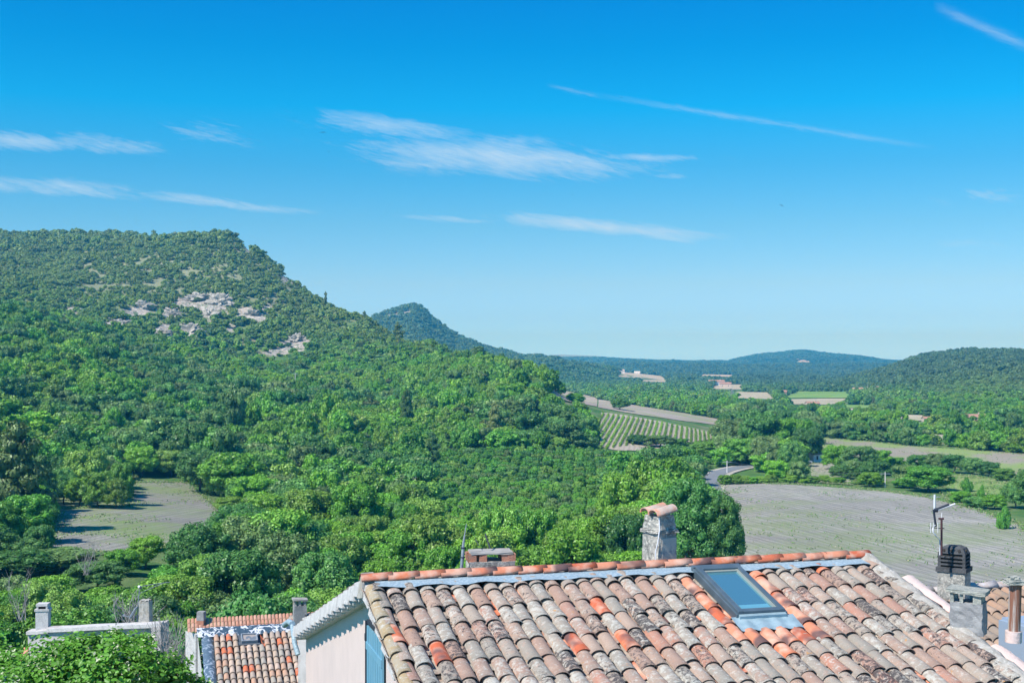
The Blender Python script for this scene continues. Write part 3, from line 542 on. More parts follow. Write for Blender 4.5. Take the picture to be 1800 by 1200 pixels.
# ------------------------------------------------------------------ where the trees stand
TR = []     # px, Y, radius, height, kind, label, group
def T_px(px, Y, ytop, wpx, kind, label=None, group=None):
    z = float(H(px, Y)); h = (YH-ytop)/F*Y-z; TR.append([px, Y, wpx/2*Y/F*1.08, h, kind, label, group])
man = [
 (30, 262, 742, 130, 'pine_a', 'tallest dark pine at the left edge, left of the small grey clearing'), (-30, 290, 730, 120, 'pine_a', 'dark pine cut off by the left edge of the photo'),
 (70, 300, 800, 70, 'pine_a', 'second pine beside the tall left one'), (48, 246, 868, 95, 'oak_a', 'broad dark oak shading the clearing from the left'), (-10, 235, 880, 100, 'oak_b', 'dark oak at the left edge below the pines'),
 (75, 275, 885, 60, 'holm_a', 'grey green oak at the left border of the clearing'),
 (150, 330, 790, 90, 'oak_b', 'rounded oak behind the clearing with bright lower leaves'), (214, 322, 812, 44, 'oak_a', 'oak at the inner corner of the clearing'), (115, 338, 800, 70, 'holm_b', 'grey green oak between the pines and the clearing'),
 (112, 320, 822, 56, 'holm_a', 'grey green bush at the far left corner of the clearing'), (140, 316, 838, 56, 'bright_a', 'low bright green bush on the far border of the clearing'), (172, 314, 828, 60, 'oak_b', 'green bush on the far border of the clearing, between two bright ones'), (204, 313, 840, 46, 'bright_a', 'bright bush jutting into the clearing'), (185, 340, 800, 60, 'holm_b', 'pale oak standing behind the bright bushes of the clearing'),
 (250, 395, 785, 60, 'bright_a', 'bright green tree at the top left corner of the clearing'), (300, 400, 790, 60, 'oak_a', 'green tree at the top of the clearing'),
 (352, 372, 788, 90, 'holm_b', 'pale green tree right of the clearing'), (410, 350, 795, 120, 'oak_b', 'large pale green oak right of the clearing'), (450, 330, 835, 90, 'oak_a', 'green oak below the large pale one'), (400, 322, 872, 60, 'bright_a', 'bright bush on the right border of the clearing'),
 (470, 290, 868, 80, 'bright_a', 'yellow green tree between clearing and dark oaks'), (545, 280, 858, 110, 'bright_a', 'broad yellow green tree in the middle of the wood'), (625, 275, 850, 100, 'oak_a', 'light green tree right of the yellow green one'),
 (255, 222, 942, 80, 'bright_a', 'bright green tree in front of the clearing'), (215, 212, 965, 70, 'oak_a', 'small green tree before the clearing'), (350, 205, 920, 130, 'holm_a', 'great dark oak below the right end of the clearing'), (440, 212, 905, 120, 'holm_b', 'dark oak crown behind the great dark oak'),
 (500, 190, 935, 140, 'holm_a', 'wide dark oak left of the pink gable'), (420, 168, 965, 150, 'holm_b', 'dark oak in front of the great dark oak'), (570, 180, 968, 130, 'holm_a', 'dark oak rising behind the pink gable peak'), (600, 210, 940, 110, 'oak_b', 'green oak behind the left end of the ridge'),
 (110, 215, 962, 130, 'holm_b', 'grey green oak below the clearing'), (30, 205, 965, 130, 'holm_a', 'grey green oak at the left edge above the white house'), (170, 195, 985, 110, 'holm_b', 'grey green oak above the dish antenna'),
 (1218, 228, 842, 112, 'big_oak', 'tall rounded oak beside the stone chimney on its right'), (1205, 236, 852, 90, 'holm_b', 'oak crown directly behind the stone chimney'), (1268, 226, 868, 84, 'big_oak', 'lower oak dome at the corner of the large field'), (1290, 236, 908, 44, 'holm_a', 'small oak at the corner of the large field'), (1105, 225, 902, 85, 'holm_b', 'grey green oak left of the stone chimney'),
 (1010, 205, 930, 130, 'bright_a', 'pale green oak above the ridge between the chimneys'), (720, 215, 930, 100, 'oak_a', 'green tree above the left part of the ridge'),
 (1120, 582, 763, 42, 'holm_a', 'dark tree in front of the vineyard at its left'), (1160, 575, 764, 56, 'holm_b', 'dark tree in front of the middle of the vineyard'), (1195, 578, 770, 40, 'oak_a', 'small tree in front of the vineyard at its right'),
 (1239, 590, 755, 6, 'cypress', 'slim dark cypress at the right corner of the vineyard'),
 (1240, 545, 775, 60, 'oak_b', 'tree left of the road bend near the vineyard'), (1290, 560, 735, 80, 'holm_a', 'dark tree over the road, leftmost of the roadside oaks'), (1340, 545, 722, 85, 'holm_b', 'highest roadside oak above the bend'), (1395, 540, 735, 80, 'oak_a', 'roadside oak left of the strip field'),
 (1300, 500, 770, 70, 'oak_b', 'oak directly above the road bend'), (1350, 492, 765, 70, 'holm_a', 'oak above the straight part of the road'), (1420, 510, 752, 60, 'holm_b', 'oak between the road and the strip field'),
 (1393, 440, 775, 58, 'holm_a', 'dark oak in front of the farmhouse at its left'), (1365, 432, 808, 50, 'oak_a', 'low oak at the end of the visible road'),
 (1470, 478, 782, 56, 'oak_b', 'oak right of the farmhouse'), (1510, 470, 783, 66, 'holm_b', 'dark oak in the clump right of the farmhouse'), (1545, 478, 790, 50, 'oak_a', 'oak at the right end of the farmhouse clump'), (1480, 440, 815, 50, 'holm_a', 'low dark oak in front of the farmhouse clump'), (1575, 480, 803, 36, 'oak_a', 'small oak past the farmhouse clump'),
 (1528, 412, 828, 44, 'bright_a', 'small round bright green tree on the far border of the large field'), (1590, 410, 840, 46, 'oak_b', 'oak left of the broad oak on the field border'), (1632, 398, 820, 92, 'oak_a', 'broad domed oak on the far border of the large field'),
 (1615, 470, 798, 44, 'holm_b', 'leftmost dark tree of the curved hedge above the meadow'), (1645, 468, 796, 48, 'holm_a', 'second dark tree of the curved hedge above the meadow'), (1678, 462, 798, 48, 'holm_b', 'third dark tree of the curved hedge above the meadow'), (1708, 455, 803, 44, 'holm_a', 'fourth dark tree of the curved hedge above the meadow'), (1738, 445, 810, 42, 'holm_b', 'fifth dark tree of the curved hedge above the meadow'), (1765, 430, 822, 40, 'oak_a', 'last tree of the curved hedge above the meadow'),
 (1785, 352, 845, 50, 'holm_a', 'dark tree at the right edge beside the meadow'), (1812, 350, 825, 60, 'holm_b', 'dark tree cut off by the right edge of the photo'),
 (1690, 362, 862, 44, 'oak_a', 'oak right of the broad domed oak'), (1716, 352, 872, 50, 'holm_b', 'grey green bush below the meadow'), (1748, 350, 868, 46, 'oak_b', 'bush under the right end of the meadow'), (1764, 306, 888, 26, 'bush_a', 'small round bush on the right border of the large field'), (1700, 395, 838, 22, 'bush_a', 'small bush standing in the meadow'), (1725, 370, 851, 14, 'bush_a', 'tiny bush in the meadow'),
 (1090, 745, 699, 38, 'holm_a', 'dark round tree between the two pale upper fields'), (1012, 700, 690, 34, 'oak_b', 'tree at the left border of the upper fields'), (985, 730, 672, 22, 'oak_a', 'bush above the small pale field'),
 (842, 812, 608, 40, 'pine_a', 'round topped pine on the skyline of the spur'), (700, 1010, 566, 26, 'pine_m', 'pine high on the skyline of the spur'), (640, 1095, 546, 12, 'pine_m', 'tiny pine where the big hill meets the far peak'), (572, 1180, 512, 10, 'pine_m', 'tiny tree on the slope skyline'), (270, 1455, 404, 16, 'pine_m', 'lone umbrella shaped tree on top of the big hill')]
for a in man: T_px(*a)
pn = [(715, 560, 640+45), (640, 520, 760), (560, 500, 770), (505, 470, 775), (905, 560, 705), (940, 590, 700), (870, 520, 708), (760, 450, 760), (1340, 640, 705), (645, 440, 775)]
for i, (px, Y, yt) in enumerate(pn): T_px(px, Y, yt, 34, 'pine_a', 'dark pine standing out in the wooded slope', 'dark pines in the slope')
for i in range(17):
    px = 1275+i*17+random.uniform(-4, 4); T_px(px, 426-max(0, i-10)*1.4, 836+max(0, i-9)*1.6+random.uniform(-4, 5), 26, 'bright_a' if i % 3 else 'oak_a', 'bush in the low hedge between the road and the large field', 'bushes along the far border of the large field')
manual_n = len(TR)
MPX = np.array([t_[0] for t_ in TR]); MY = np.array([t_[1] for t_ in TR]); MR = np.array([t_[2] for t_ in TR])
SX = []
bands = [(95, 300, 5.6), (300, 700, 6.2), (700, 1300, 5.7), (1300, 2300, 7.8), (2300, 4000, 11.5), (4000, 8000, 19.0)]
for y0, y1, d in bands:
    ny = int((y1-y0)/d); 
    for j in range(ny):
        yb = y0+(j+.5)*d; hw = .455*yb+15; nx = int(2*hw/d); x = (np.arange(nx)+.5)/nx*2*hw-hw+rng.uniform(-.42, .42, nx)*d; y = yb+rng.uniform(-.42, .42, nx)*d
        SX.append(np.stack([x, y, np.full(nx, d)], 1))
r_ = 0      # the planted plot above the ridge: small trees in straight rows
ND = len(np.vstack(SX))
for yb in np.arange(255, 520, 4.6):
    x = np.arange(-.068*yb, .081*yb, 3.7); SX.append(np.stack([x+rng.normal(0, .25, len(x))+yb*.12 % 3.7, np.full(len(x), yb)+rng.normal(0, .3, len(x)), np.full(len(x), 4.0)], 1))
SX = np.vstack(SX); px = 900+F*SX[:, 0]/SX[:, 1]; Y = SX[:, 1]; d = SX[:, 2]; z = H(px, Y)
rad = d*rng.uniform(.55, .88, len(d)); up = (z > 15-.055*(SX[:, 0]+520)) & (Y > 850) & (Y < 1700)
hgt = np.where(Y < 700, rng.uniform(6.0, 10.5, len(d)), rng.uniform(5.5, 9.5, len(d))); hgt = np.where(up, rng.uniform(3.0, 5.6, len(d)), hgt); hgt = np.where(Y > 1300, rng.uniform(5, 9, len(d)), hgt); hgt = np.where(Y > 2300, rng.uniform(7, 12, len(d)), hgt)
hgt = np.where((z < -33) & (Y < 260), rng.uniform(6, 9.5, len(d)), hgt)
rad = np.where(up, rad*.85, rad)
big = fbm(SX[:, 0]/38, Y/38, 51); var_ = np.clip(.45+big*1.15, .6, 1.35)*np.exp(rng.normal(0, .16, len(d))); tall = rng.random(len(d)) < .03
var_ = np.where(Y > 750, np.clip(var_, .72, 1.08), var_); hgt = hgt*np.where(tall & (Y < 1000), 1.35, var_); rad = rad*np.clip(var_, .75, 1.3)
plot = (px > 745) & (px < 1085) & (Y > 255) & (YH-F*z/Y > 800-.0*px) & (Y < 520)
pyb = YH-F*z/Y; pyt = YH-F*(z+hgt)/Y; pr = F*rad/Y*.8
keep = np.ones(len(d), bool)
inrow = np.arange(len(d)) >= ND; keep &= ~(plot & ~inrow); keep &= ~(inrow & ~plot); hgt = np.where(inrow, rng.uniform(3.3, 4.8, len(d)), hgt); rad = np.where(inrow, rng.uniform(1.7, 2.3, len(d)), rad); pyt = YH-F*(z+hgt)/Y; pr = F*rad/Y*.8
keep &= ~(up & (fbm(SX[:, 0]/16, Y/16, 61) > .60)); keep &= ~((Y > 320) & (Y < 1300) & (fbm(SX[:, 0]/13, Y/13, 62) > .665))
loose = rng.random(len(d)) < .12
for k_, poly in enumerate(clear):
    if k_ >= 8 and poly[:, 1].max() < 776:
        for fx, fy in ((0, 0), (0, .3), (0, .6), (0, .9)): keep &= ~(inpoly(px+pr*fx, pyb*(1-fy)+pyt*fy, poly) & (~loose | (fy == 0) | (poly[:, 0].min() < 1600)))
        continue
    for fx, fy in ((0, 0), (0, .25), (0, .5), (0, .72), (0, .95), (-1, .5), (1, .5), (-.6, .85), (.6, .85)):
        keep &= ~inpoly(px+pr*fx, pyb*(1-fy)+pyt*fy, poly)
rmv = rock_mask(px, pyb-4); keep &= ~((rmv > rng.uniform(.25, .75, len(d))) & (Y > 850))
for i in range(manual_n):
    dd = np.hypot(SX[:, 0]-(MPX[i]-900)/F*MY[i], Y-MY[i]); keep &= dd > MR[i]*.62
    # nothing right in front of a placed tree may rise over it
    if MY[i] < 620: keep &= ~((np.abs(px-MPX[i]) < MR[i]*F/MY[i]*.8) & (Y < MY[i]) & (Y > MY[i]*.72) & (pyt < pyb*.0+(YH-F*float(H(MPX[i], MY[i]))/MY[i])-.55*F*TR[i][3]/MY[i]))
# foreground rooflines stay clear of crowns
keep &= ~((Y < 170) & (pyt < 985) & (px > 640) & (px < 1260)); keep &= ~((px > 1290) & (Y < 420)); keep &= ~((px > 1180) & (Y < 215)); keep &= ~((Y < 150) & (pyt < 1010))
keep &= ~((Y > 2300) & (Y < 8000) & (z < -38.5) & (fbm(SX[:, 0]/260, Y/700, 77) > .66))
idx = np.where(keep)[0]
order = idx[np.argsort(Y[idx])]; hor = np.full(2400, -9e9); e_top = (z+hgt)/Y; e_mid = (z+hgt*.5)/Y; vis = []
for i in order:
    b_ = int(np.clip(px[i]+300, 0, 2399))
    if e_top[i]*F > hor[b_]-(14 if Y[i] < 2300 else 3): vis.append(i)
    w_ = max(1, int(pr[i]*.8)); s_ = slice(max(0, b_-w_), b_+w_)
    hor[s_] = np.maximum(hor[s_], e_mid[i]*F)
vis = np.array(vis); vis = vis[np.argsort(Y[vis])]
def pick_kind(i):
    if inrow[i]: return 'oak_m2' if random.random() < .7 else 'holm_m'
    x, y_ = SX[i, 0], Y[i]; n = float(fbm(np.array(x/70.), np.array(y_/70.), 41)); r_ = random.random()
    if y_ > 1000 or up[i]: return random.choice(('far_a', 'far_b', 'far_c')) if not (800 < y_ < 1300 and r_ < .02) else 'pine_m'
    if y_ < 300: L_ = ('oak_a', 'oak_b', 'holm_a', 'holm_b', 'bright_a', 'pine_a')
    else: L_ = ('oak_m', 'oak_m2', 'holm_m', 'holm_m', 'bright_m', 'pine_m')
    if r_ < .05 and y_ > 230: return L_[5]
    if n > .53: return L_[4] if r_ < .55 else L_[0]
    if n < .41: return random.choice(L_[2:4])
    return L_[0] if r_ < .5 else L_[1] if r_ < .8 else L_[2]
kinds = {i: pick_kind(i) for i in vis}
inview = [i for i in vis if not inrow[i] and -20 < px[i] < 1820 and pyt[i] < (1180 if px[i] < 640 else 985)]
NIND = 300-manual_n
words = {'big': 'green oak', 'oak': 'green oak', 'holm': 'grey green evergreen oak', 'bright': 'light green leafy tree', 'pine': 'dark pine', 'far': 'small rounded tree', 'bush': 'rounded bush', 'cypress': 'slim cypress'}
def x_alt(k): return k[-1] in 'bm'
def region(x, y_):
    if x < 330: return 'in the wood between white house and clearing' if y_ < 235 else 'on the slope around the small grey clearing'
    if x < 640: return 'in the wood behind the small tiled house'
    if x < 1000: return 'in the wood above the left half of the ridge'
    return 'in the wood near the stone chimney'
ind = inview[:NIND]; 
for i in ind:
    k = kinds[i]; rw = words[k.split('_')[0]]; lb = rw+' '+region(px[i], Y[i]); TR.append([px[i], Y[i], rad[i]*1.1, hgt[i], k, lb, lb.replace('tree ', 'trees ', 1).replace('oak ', 'oaks ', 1).replace('pine ', 'pines ', 1)])
for k in KN:     # every kind has at least one individual tree, which the far wood repeats
    if k not in {t_[4] for t_ in TR}:
        i = next(i for i in vis if kinds[i] == k and Y[i] > 300 and 100 < px[i] < 900); ind.append(i)
        TR.append([px[i], Y[i], rad[i]*1.1, hgt[i], k, words[k.split('_')[0]]+(' of loose shape' if k == 'far_a' else ' with pale leaves' if k == 'far_b' else '')+' standing '+('right of' if x_alt(k) else 'below')+' the bare rocks of the big hill', None])
SRC = {}
for x, y_, rr, hh, k, lb, gp in TR:
    X = (x-900)/F*y_; g = empty('pine_tree' if 'pine' in k else 'cypress_tree' if k == 'cypress' else 'bush' if 'bush' in k or rr < 2.6 and hh < 4.6 else 'oak_tree', (X, y_, float(H(x, y_))-.2), lb, 'bush' if 'bush' in lb.split(' on ')[0].split(' at ')[0] and 'behind' not in lb else 'tree', gp, random.uniform(0, 6.28))
    g.scale = (rr, rr, hh)
    for nm, me_ in zip(('crown', 'trunk'), PROTO[k]):
        o = link(bpy.data.objects.new(nm, me_)); o.parent = g
        if nm == 'crown' and k not in SRC: SRC[k] = o
rest = np.array([i for i in vis if i not in set(ind)])
# the far wood: one object, points that carry size and kind, crowns set on them by geometry nodes
pts = np.stack([SX[rest, 0], Y[rest], z[rest]-.3-(hgt[rest]*.08)], 1)
wm = bpy.data.meshes.new('wood'); wm.vertices.add(len(pts)); wm.vertices.foreach_set('co', pts.astype(np.float32).ravel())
def attr(n_, ty, data): a = wm.attributes.new(n_, ty, 'POINT'); a.data.foreach_set('vector' if ty == 'FLOAT_VECTOR' else 'value', data)
jit = rng.uniform(.85, 1.25, len(rest))
sz = np.stack([rad[rest]*jit*1.12, rad[rest]*jit*1.12, hgt[rest]*1.08*rng.uniform(.9, 1.15, len(rest))], 1).astype(np.float32)
attr('size', 'FLOAT_VECTOR', sz.ravel()); attr('kind', 'INT', np.array([KN.index(kinds[i]) for i in rest], np.int32))
attr('turn', 'FLOAT_VECTOR', np.stack([np.zeros(len(rest)), np.zeros(len(rest)), rng.uniform(0, 6.28, len(rest))], 1).astype(np.float32).ravel())
wo = link(bpy.data.objects.new('wood', wm)); tag(wo, 'dense mixed wood covering the hills and the far valley', 'wood', None, 'stuff')
gn = bpy.data.node_groups.new('wood_scatter', 'GeometryNodeTree'); gn.interface.new_socket('Geometry', in_out='INPUT', socket_type='NodeSocketGeometry'); gn.interface.new_socket('Geometry', in_out='OUTPUT', socket_type='NodeSocketGeometry')
G = NT(gn); gi = G.add('NodeGroupInput'); go = G.add('NodeGroupOutput'); jn = G.add('GeometryNodeJoinGeometry')
def named(n_, ty): return G.add('GeometryNodeInputNamedAttribute', {'Name': n_}, data_type=ty).outputs[0]
ks, ss, ts = named('kind', 'INT'), named('size', 'FLOAT_VECTOR'), named('turn', 'FLOAT_VECTOR')
e2r = G.add('FunctionNodeEulerToRotation', {0: ts}).outputs[0]
for k in sorted({kinds[i] for i in rest}):
    cmp_ = G.add('FunctionNodeCompare', data_type='INT', operation='EQUAL'); G.l.new(ks, cmp_.inputs[2]); cmp_.inputs[3].default_value = KN.index(k)
    oi = G.add('GeometryNodeObjectInfo', {'Object': SRC[k]}, transform_space='ORIGINAL'); oi.inputs['As Instance'].default_value = True
    ip = G.add('GeometryNodeInstanceOnPoints'); G.l.new(gi.outputs[0], ip.inputs['Points']); G.l.new(cmp_.outputs[0], ip.inputs['Selection'])
    G.l.new(oi.outputs['Geometry'], ip.inputs['Instance']); G.l.new(e2r, ip.inputs['Rotation']); G.l.new(ss, ip.inputs['Scale']); G.l.new(ip.outputs[0], jn.inputs[0])
G.l.new(jn.outputs[0], go.inputs[0]); md = wo.modifiers.new('scatter', 'NODES'); md.node_group = gn
print('TREES individual', len(TR), 'in wood', len(rest))
# ------------------------------------------------------------------ near house
HR = 2.8; dL = F/370*HR
R0 = P(640, 1005, dL)-Vector((0, 0, .14)); UV = Vector((.9612, .2759, 0)); VV = Vector((.2759, -.9612, 0)); TP = .276
CT = 1/math.sqrt(1+TP*TP); ST = TP*CT
SDIR = Vector((VV.x*CT, VV.y*CT, -ST)); BDIR = Vector((-VV.x*CT, -VV.y*CT, -ST))
NF = (UV.cross(SDIR)).normalized(); NF = -NF if NF.z < 0 else NF
NB = (UV.cross(BDIR)).normalized(); NB = -NB if NB.z < 0 else NB
def frame(o, x, y, z):
    m4 = Matrix.Identity(4)
    for i in range(3): m4[i][0], m4[i][1], m4[i][2], m4[i][3] = x[i], y[i], z[i], o[i]
    return m4
MF = frame(R0, UV, SDIR, NF); MBk = frame(R0, UV, BDIR, NB)       # roof planes: x along ridge, y down the slope, z off the roof
def roof_uv(px, py, up=0.0):
    r_ = Vector(((px-900)/F, 1, (YH-py)/F)); k = (R0+NF*up).dot(NF)/r_.dot(NF); q = r_*k-R0; return q.dot(UV), q.dot(SDIR)
RL = 7.56
def cover(mb, M4, x, y, L=.53, r0=.078, r1=.100, lift=.0, mi=0, yaw=0.0, n=8, th=.013, flip=False, dip=0.0, hf=.88, lf=.026):
    """one half round canal tile, upper end at y, lower (wider, raised) end at y + L; flip makes a channel tile"""
    vs = []; rings = []
    for t_, r_, z in ((0, r0, lift), (.55, (r0+r1)/2, lift+.40*lf-dip), (1, r1, lift+lf)):
        for rr in (r_, r_-th):
            ring = []
            for k in range(n+1):
                a = math.pi*(.02+.96*k/n); xx = math.cos(a)*rr; zz = math.sin(a)*rr*hf
                if flip: zz = .045-zz*.8
                yy_ = y+L*t_; ring.append(len(vs)); vs.append((x+xx+yaw*(yy_-y), yy_, z+zz))
            rings.append(ring)
    fs = []
    for o_, i_ in ((0, 2), (2, 4)):
        for k in range(n):
            fs.append((rings[o_][k], rings[o_][k+1], rings[i_][k+1], rings[i_][k]))
            fs.append((rings[o_+1][k+1], rings[o_+1][k], rings[i_+1][k], rings[i_+1][k+1]))
    for k in range(n): fs.append((rings[4][k], rings[4][k+1], rings[5][k+1], rings[5][k]))
    for k in (0, n):
        for o_, i_ in ((0, 2), (2, 4)): fs.append((rings[o_][k], rings[i_][k], rings[i_+1][k], rings[o_+1][k]))
    mb.raw(vs, fs, M4, mi, True)
corner = P(640, 1005, dL); ground_z = -10.5
house = empty('stone_house', (R0.x, R0.y, ground_z), 'pink rendered house whose lichen covered tiled roof with skylight fills the lower right', 'house')
HI = Matrix.Translation(-house.location)
def W(M4): return HI @ M4
# skylight outline on the roof plane
c1 = roof_uv(1222, 997, .15); c2 = roof_uv(1303, 992, .15); c3 = roof_uv(1300, 1077, .15); c4 = roof_uv(1374, 1070, .15)
SU0, SU1 = (c1[0]+c3[0])/2, (c2[0]+c4[0])/2; SS0, SS1 = (c1[1]+c2[1])/2, (c3[1]+c4[1])/2
print('skylight', c1, c2, c3, c4)
fl = MB()       # deck, back slope
fl.box(.02, RL-.02, .0, 6.4, -.12, -.015, MF); fl.box(.02, RL-.02, .0, 8.3, -.12, -.015, MBk)
roofo = fl.build('roof', M['dark'], house, HI)
tm = MB(); SP = .216; RW = .467; ncol = 35
sb = (SS1+.30)
for c in range(ncol):
    cx = .12+c*SP+random.uniform(-.008, .008); start = .40+random.uniform(-.06, .06)+(.06 if c % 2 else 0); wob = random.uniform(-.006, .006)
    for r_ in range(-1, 13):
        y = start+r_*RW*1.0+random.uniform(-.02, .02); L = .55
        if r_ == -1: y = start-.20; L = .26
        if y+L < .2: continue
        x = cx+wob*r_+random.uniform(-.012, .012)
        near_sky = SU0-.30 < x < SU1+.30 and SS0-.1 < y+.25 < sb+.45
        inside = SU0-.06 < x < SU1+.06
        if inside and y+L > SS0-.10 and y < sb:
            if y+L > sb+.12: y = sb+.0; L = max(.3, L*.8)
            else: continue
        fresh = near_sky or random.random() < .018
        if near_sky and y < SS0-.05: fresh = False
        cover(tm, MF, x, y, L, .090, .108, lift=random.uniform(-.004, .008)+.008, mi=1 if fresh else 0, yaw=random.uniform(-.05, .05), dip=random.uniform(-.004, .006), hf=random.uniform(.70, .80), lf=random.uniform(.014, .022), th=.010)
for c in range(-1, ncol):
    cx = .12+(c+.5)*SP
    for r_ in range(14):
        y = .22+r_*.46
        if SU0-.02 < cx < SU1+.02 and SS0-.3 < y < sb-.1: continue
        cover(tm, MF, cx+random.uniform(-.01, .01), y, .5, .095, .08, lift=-.012, mi=1 if random.random() < .2 else 0, flip=True, n=5)
to = tm.build('roof_tiles', [M['tile'], M['newtile']], house, HI)
tb = MB()
for c in range(ncol):
    for r_ in range(17): cover(tb, MBk, .12+c*SP+random.uniform(-.01, .01), .2+r_*.467, .55, .08, .101, lift=.02, yaw=random.uniform(-.03, .03), n=6)
tb.build('roof_tiles', M['tile'], house, HI); 
rt = MB(); nr = 21; rl = RL/nr      # ridge: each tile overlaps its neighbour on the right
MR_ = frame(R0+Vector((0, 0, .015)), Vector((VV.x, VV.y, 0)), UV, Vector((0, 0, 1)))
for k in range(nr): 
    y = k*rl; cover(rt, MR_, random.uniform(-.006, .006), y-.05, rl+.07, .112, .096, lift=random.uniform(-.006, .006)+.012, n=10, th=.014)
rt.build('ridge_tile_row', M['newtile'], house, HI)
zf = MB(); N_ = 60
vs = []; fs = []
for i in range(N_+1):
    x = .12+(RL-.3)*i/N_; e = random.uniform(-.012, .012)
    vs += [(x, .05, .045), (x, .17, .062+random.uniform(-.004, .004)), (x, .385+e, .092+.014*math.sin(x*9)+.012*abs(math.sin(x/SP*math.pi)))]
for i in range(N_): fs += [(i*3, i*3+1, i*3+4, i*3+3), (i*3+1, i*3+2, i*3+5, i*3+4)]
zf.raw(vs, fs, MF, 0, True); zf.build('ridge_flashing', M['zinc'], house, HI)
# gable wall facing left
gw = MB(); f0 = R0+UV*.20
e1 = f0+SDIR*6.0; e2 = f0+BDIR*8.2; th = UV*.4
vs = [f0-Vector((0, 0, .14)), e1-Vector((0, 0, .14)), Vector((e1.x, e1.y, ground_z)), Vector((e2.x, e2.y, ground_z)), e2-Vector((0, 0, .14))]
n5 = len(vs); vv = [tuple(p) for p in vs]+[tuple(p+th) for p in vs]
gw.raw(vv, [(0, 1, 2, 3, 4), (9, 8, 7, 6, 5)]+[(i, (i+1) % 5, (i+1) % 5+5, i+5) for i in range(5)])
gw.build('gable_wall', M['render'], house, HI)
bw = MB()
for y_, D in ((5.9, SDIR), (8.1, BDIR)):
    a = R0+UV*.54+D*y_; b_ = R0+UV*(RL-.4)+D*y_; 
    bw.raw([tuple(a), tuple(b_), (b_.x, b_.y, ground_z), (a.x, a.y, ground_z)], [(0, 1, 2, 3)])
a = R0+UV*(RL-.2); b_ = a+SDIR*5.9; c_ = a+BDIR*8.1
bw.raw([tuple(a-Vector((0,0,.15))), tuple(b_-Vector((0,0,.15))), (b_.x, b_.y, ground_z), (c_.x, c_.y, ground_z), tuple(c_-Vector((0,0,.15)))], [(0, 1, 2, 3, 4)])
bw.build('outer_walls', M['render'], house, HI)
# verge: lime bedded tiles stepping along both rakes of the gable
vg = MB()
for D4, n_, step, o0 in ((MF, 13, .467, .12), (MBk, 15, .545, .16)):
    for k in range(n_):
        y = o0+k*step; L = step*1.0; j = random.uniform(-.008, .008); x0 = -.05+j if D4 is MBk else -.035+j; x1 = .26 if D4 is MBk else .06
        zt = .075 if D4 is MBk else .05
        vs = []
        for (yy_, dz) in ((y, -.055), (y+L-.02, .012)):
            vs += [(x0, yy_, -.15+dz+.03), (x1, yy_, -.15+dz+.03), (x1, yy_, zt+dz*.4), (x0+.03, yy_, zt+dz*.4-.01)]
        vg.raw(vs, [(0, 1, 2, 3), (7, 6, 5, 4), (0, 4, 5, 1), (1, 5, 6, 2), (2, 6, 7, 3), (3, 7, 4, 0)], D4)
        vg.tube([(x0+.03, y+L*.4, -.16), (x0+.24, y+L*.4, -.16)], .06, 7, D4)
    vg.box(.07, .25, .02, n_*step, -.21, -.06, D4)
vg.build('verge_mortar', M['lime'], house, HI)
v2 = MB()      # grey lime coat between the verge and the first tile column, front slope
for k in range(13):
    cover(v2, MF, .055+random.uniform(-.006, .006), .22+k*.467, .52, .085, .1, lift=.004, n=7)
v2.build('verge_tiles', surf('ochre_lichen_tile', mottle((.40, .36, .28), (.42, .30, .15), 5, (.52, .50, .44), .6), .95, (40, .9)), house, HI)
pk_ = MB(); pk_.box(-.06, .17, -.12, .10, -.20, .10, frame(R0, UV, Vector((VV.x, VV.y, 0)), Vector((0, 0, 1))), 0, .025, .04)
pk_.build('ridge_end_mortar', M['mortar'], house, HI)
# right verge: rough mortar over the last tile column
rv = MB(); vs = []; fs = []; NN = 70
for i in range(NN+1):
    y = .02+i*6.2/NN
    for k in range(7):
        a = k/6; x = RL-.20+a*.32; z = .045+.085*math.sin(a*math.pi)**.8-.10*(a > .95)-.02+random.uniform(-.016, .016)*(1 if 0 < k < 6 else .3); vs.append((x, y, z))
for i in range(NN):
    for k in range(6): fs.append((i*7+k, i*7+k+1, i*7+k+8, i*7+k+7))
rv.raw(vs, fs, MF, 0, True); rv.build('verge_mortar', M['mortar'], house, HI)
# pink coping and red tiles beyond the right verge
def band(mb, uA, uB, y0, y1, z0, z1, M4, n=40, j=.012):
    vs = []; fs = []
    for i in range(n+1):
        y = y0+(y1-y0)*i/n
        for k in range(5):
            a = k/4; vs.append((uA+(uB-uA)*a+random.uniform(-j, j)*.6, y, z0+(z1-z0)*math.sin(a*math.pi)+random.uniform(-j, j)))
    for i in range(n):
        for k in range(4): fs.append((i*5+k, i*5+k+1, i*5+k+6, i*5+k+5))
    mb.raw(vs, fs, M4, 0, True)
q1 = roof_uv(1572, 990); q2 = roof_uv(1655, 1052); q3 = roof_uv(1700, 1092); q4 = roof_uv(1800, 1148); print('coping', q1, q2, q3, q4)
cp = MB(); band(cp, RL+.16, RL+.52, .55, 2.15, -.12, -.02, MF); band(cp, RL+.10, RL+.50, 2.7, 6.2, -.12, -.02, MF); cp.build('pink_coping', M['pinkmortar'], house, HI)
cr = MB()
for y in (1.15, 1.5, 3.9, 4.3, 4.7): cover(cr, MF, RL+.13, y, .5, .07, .085, lift=-.06, n=6)
cr.build('verge_tiles', M['newtile'], house, HI)
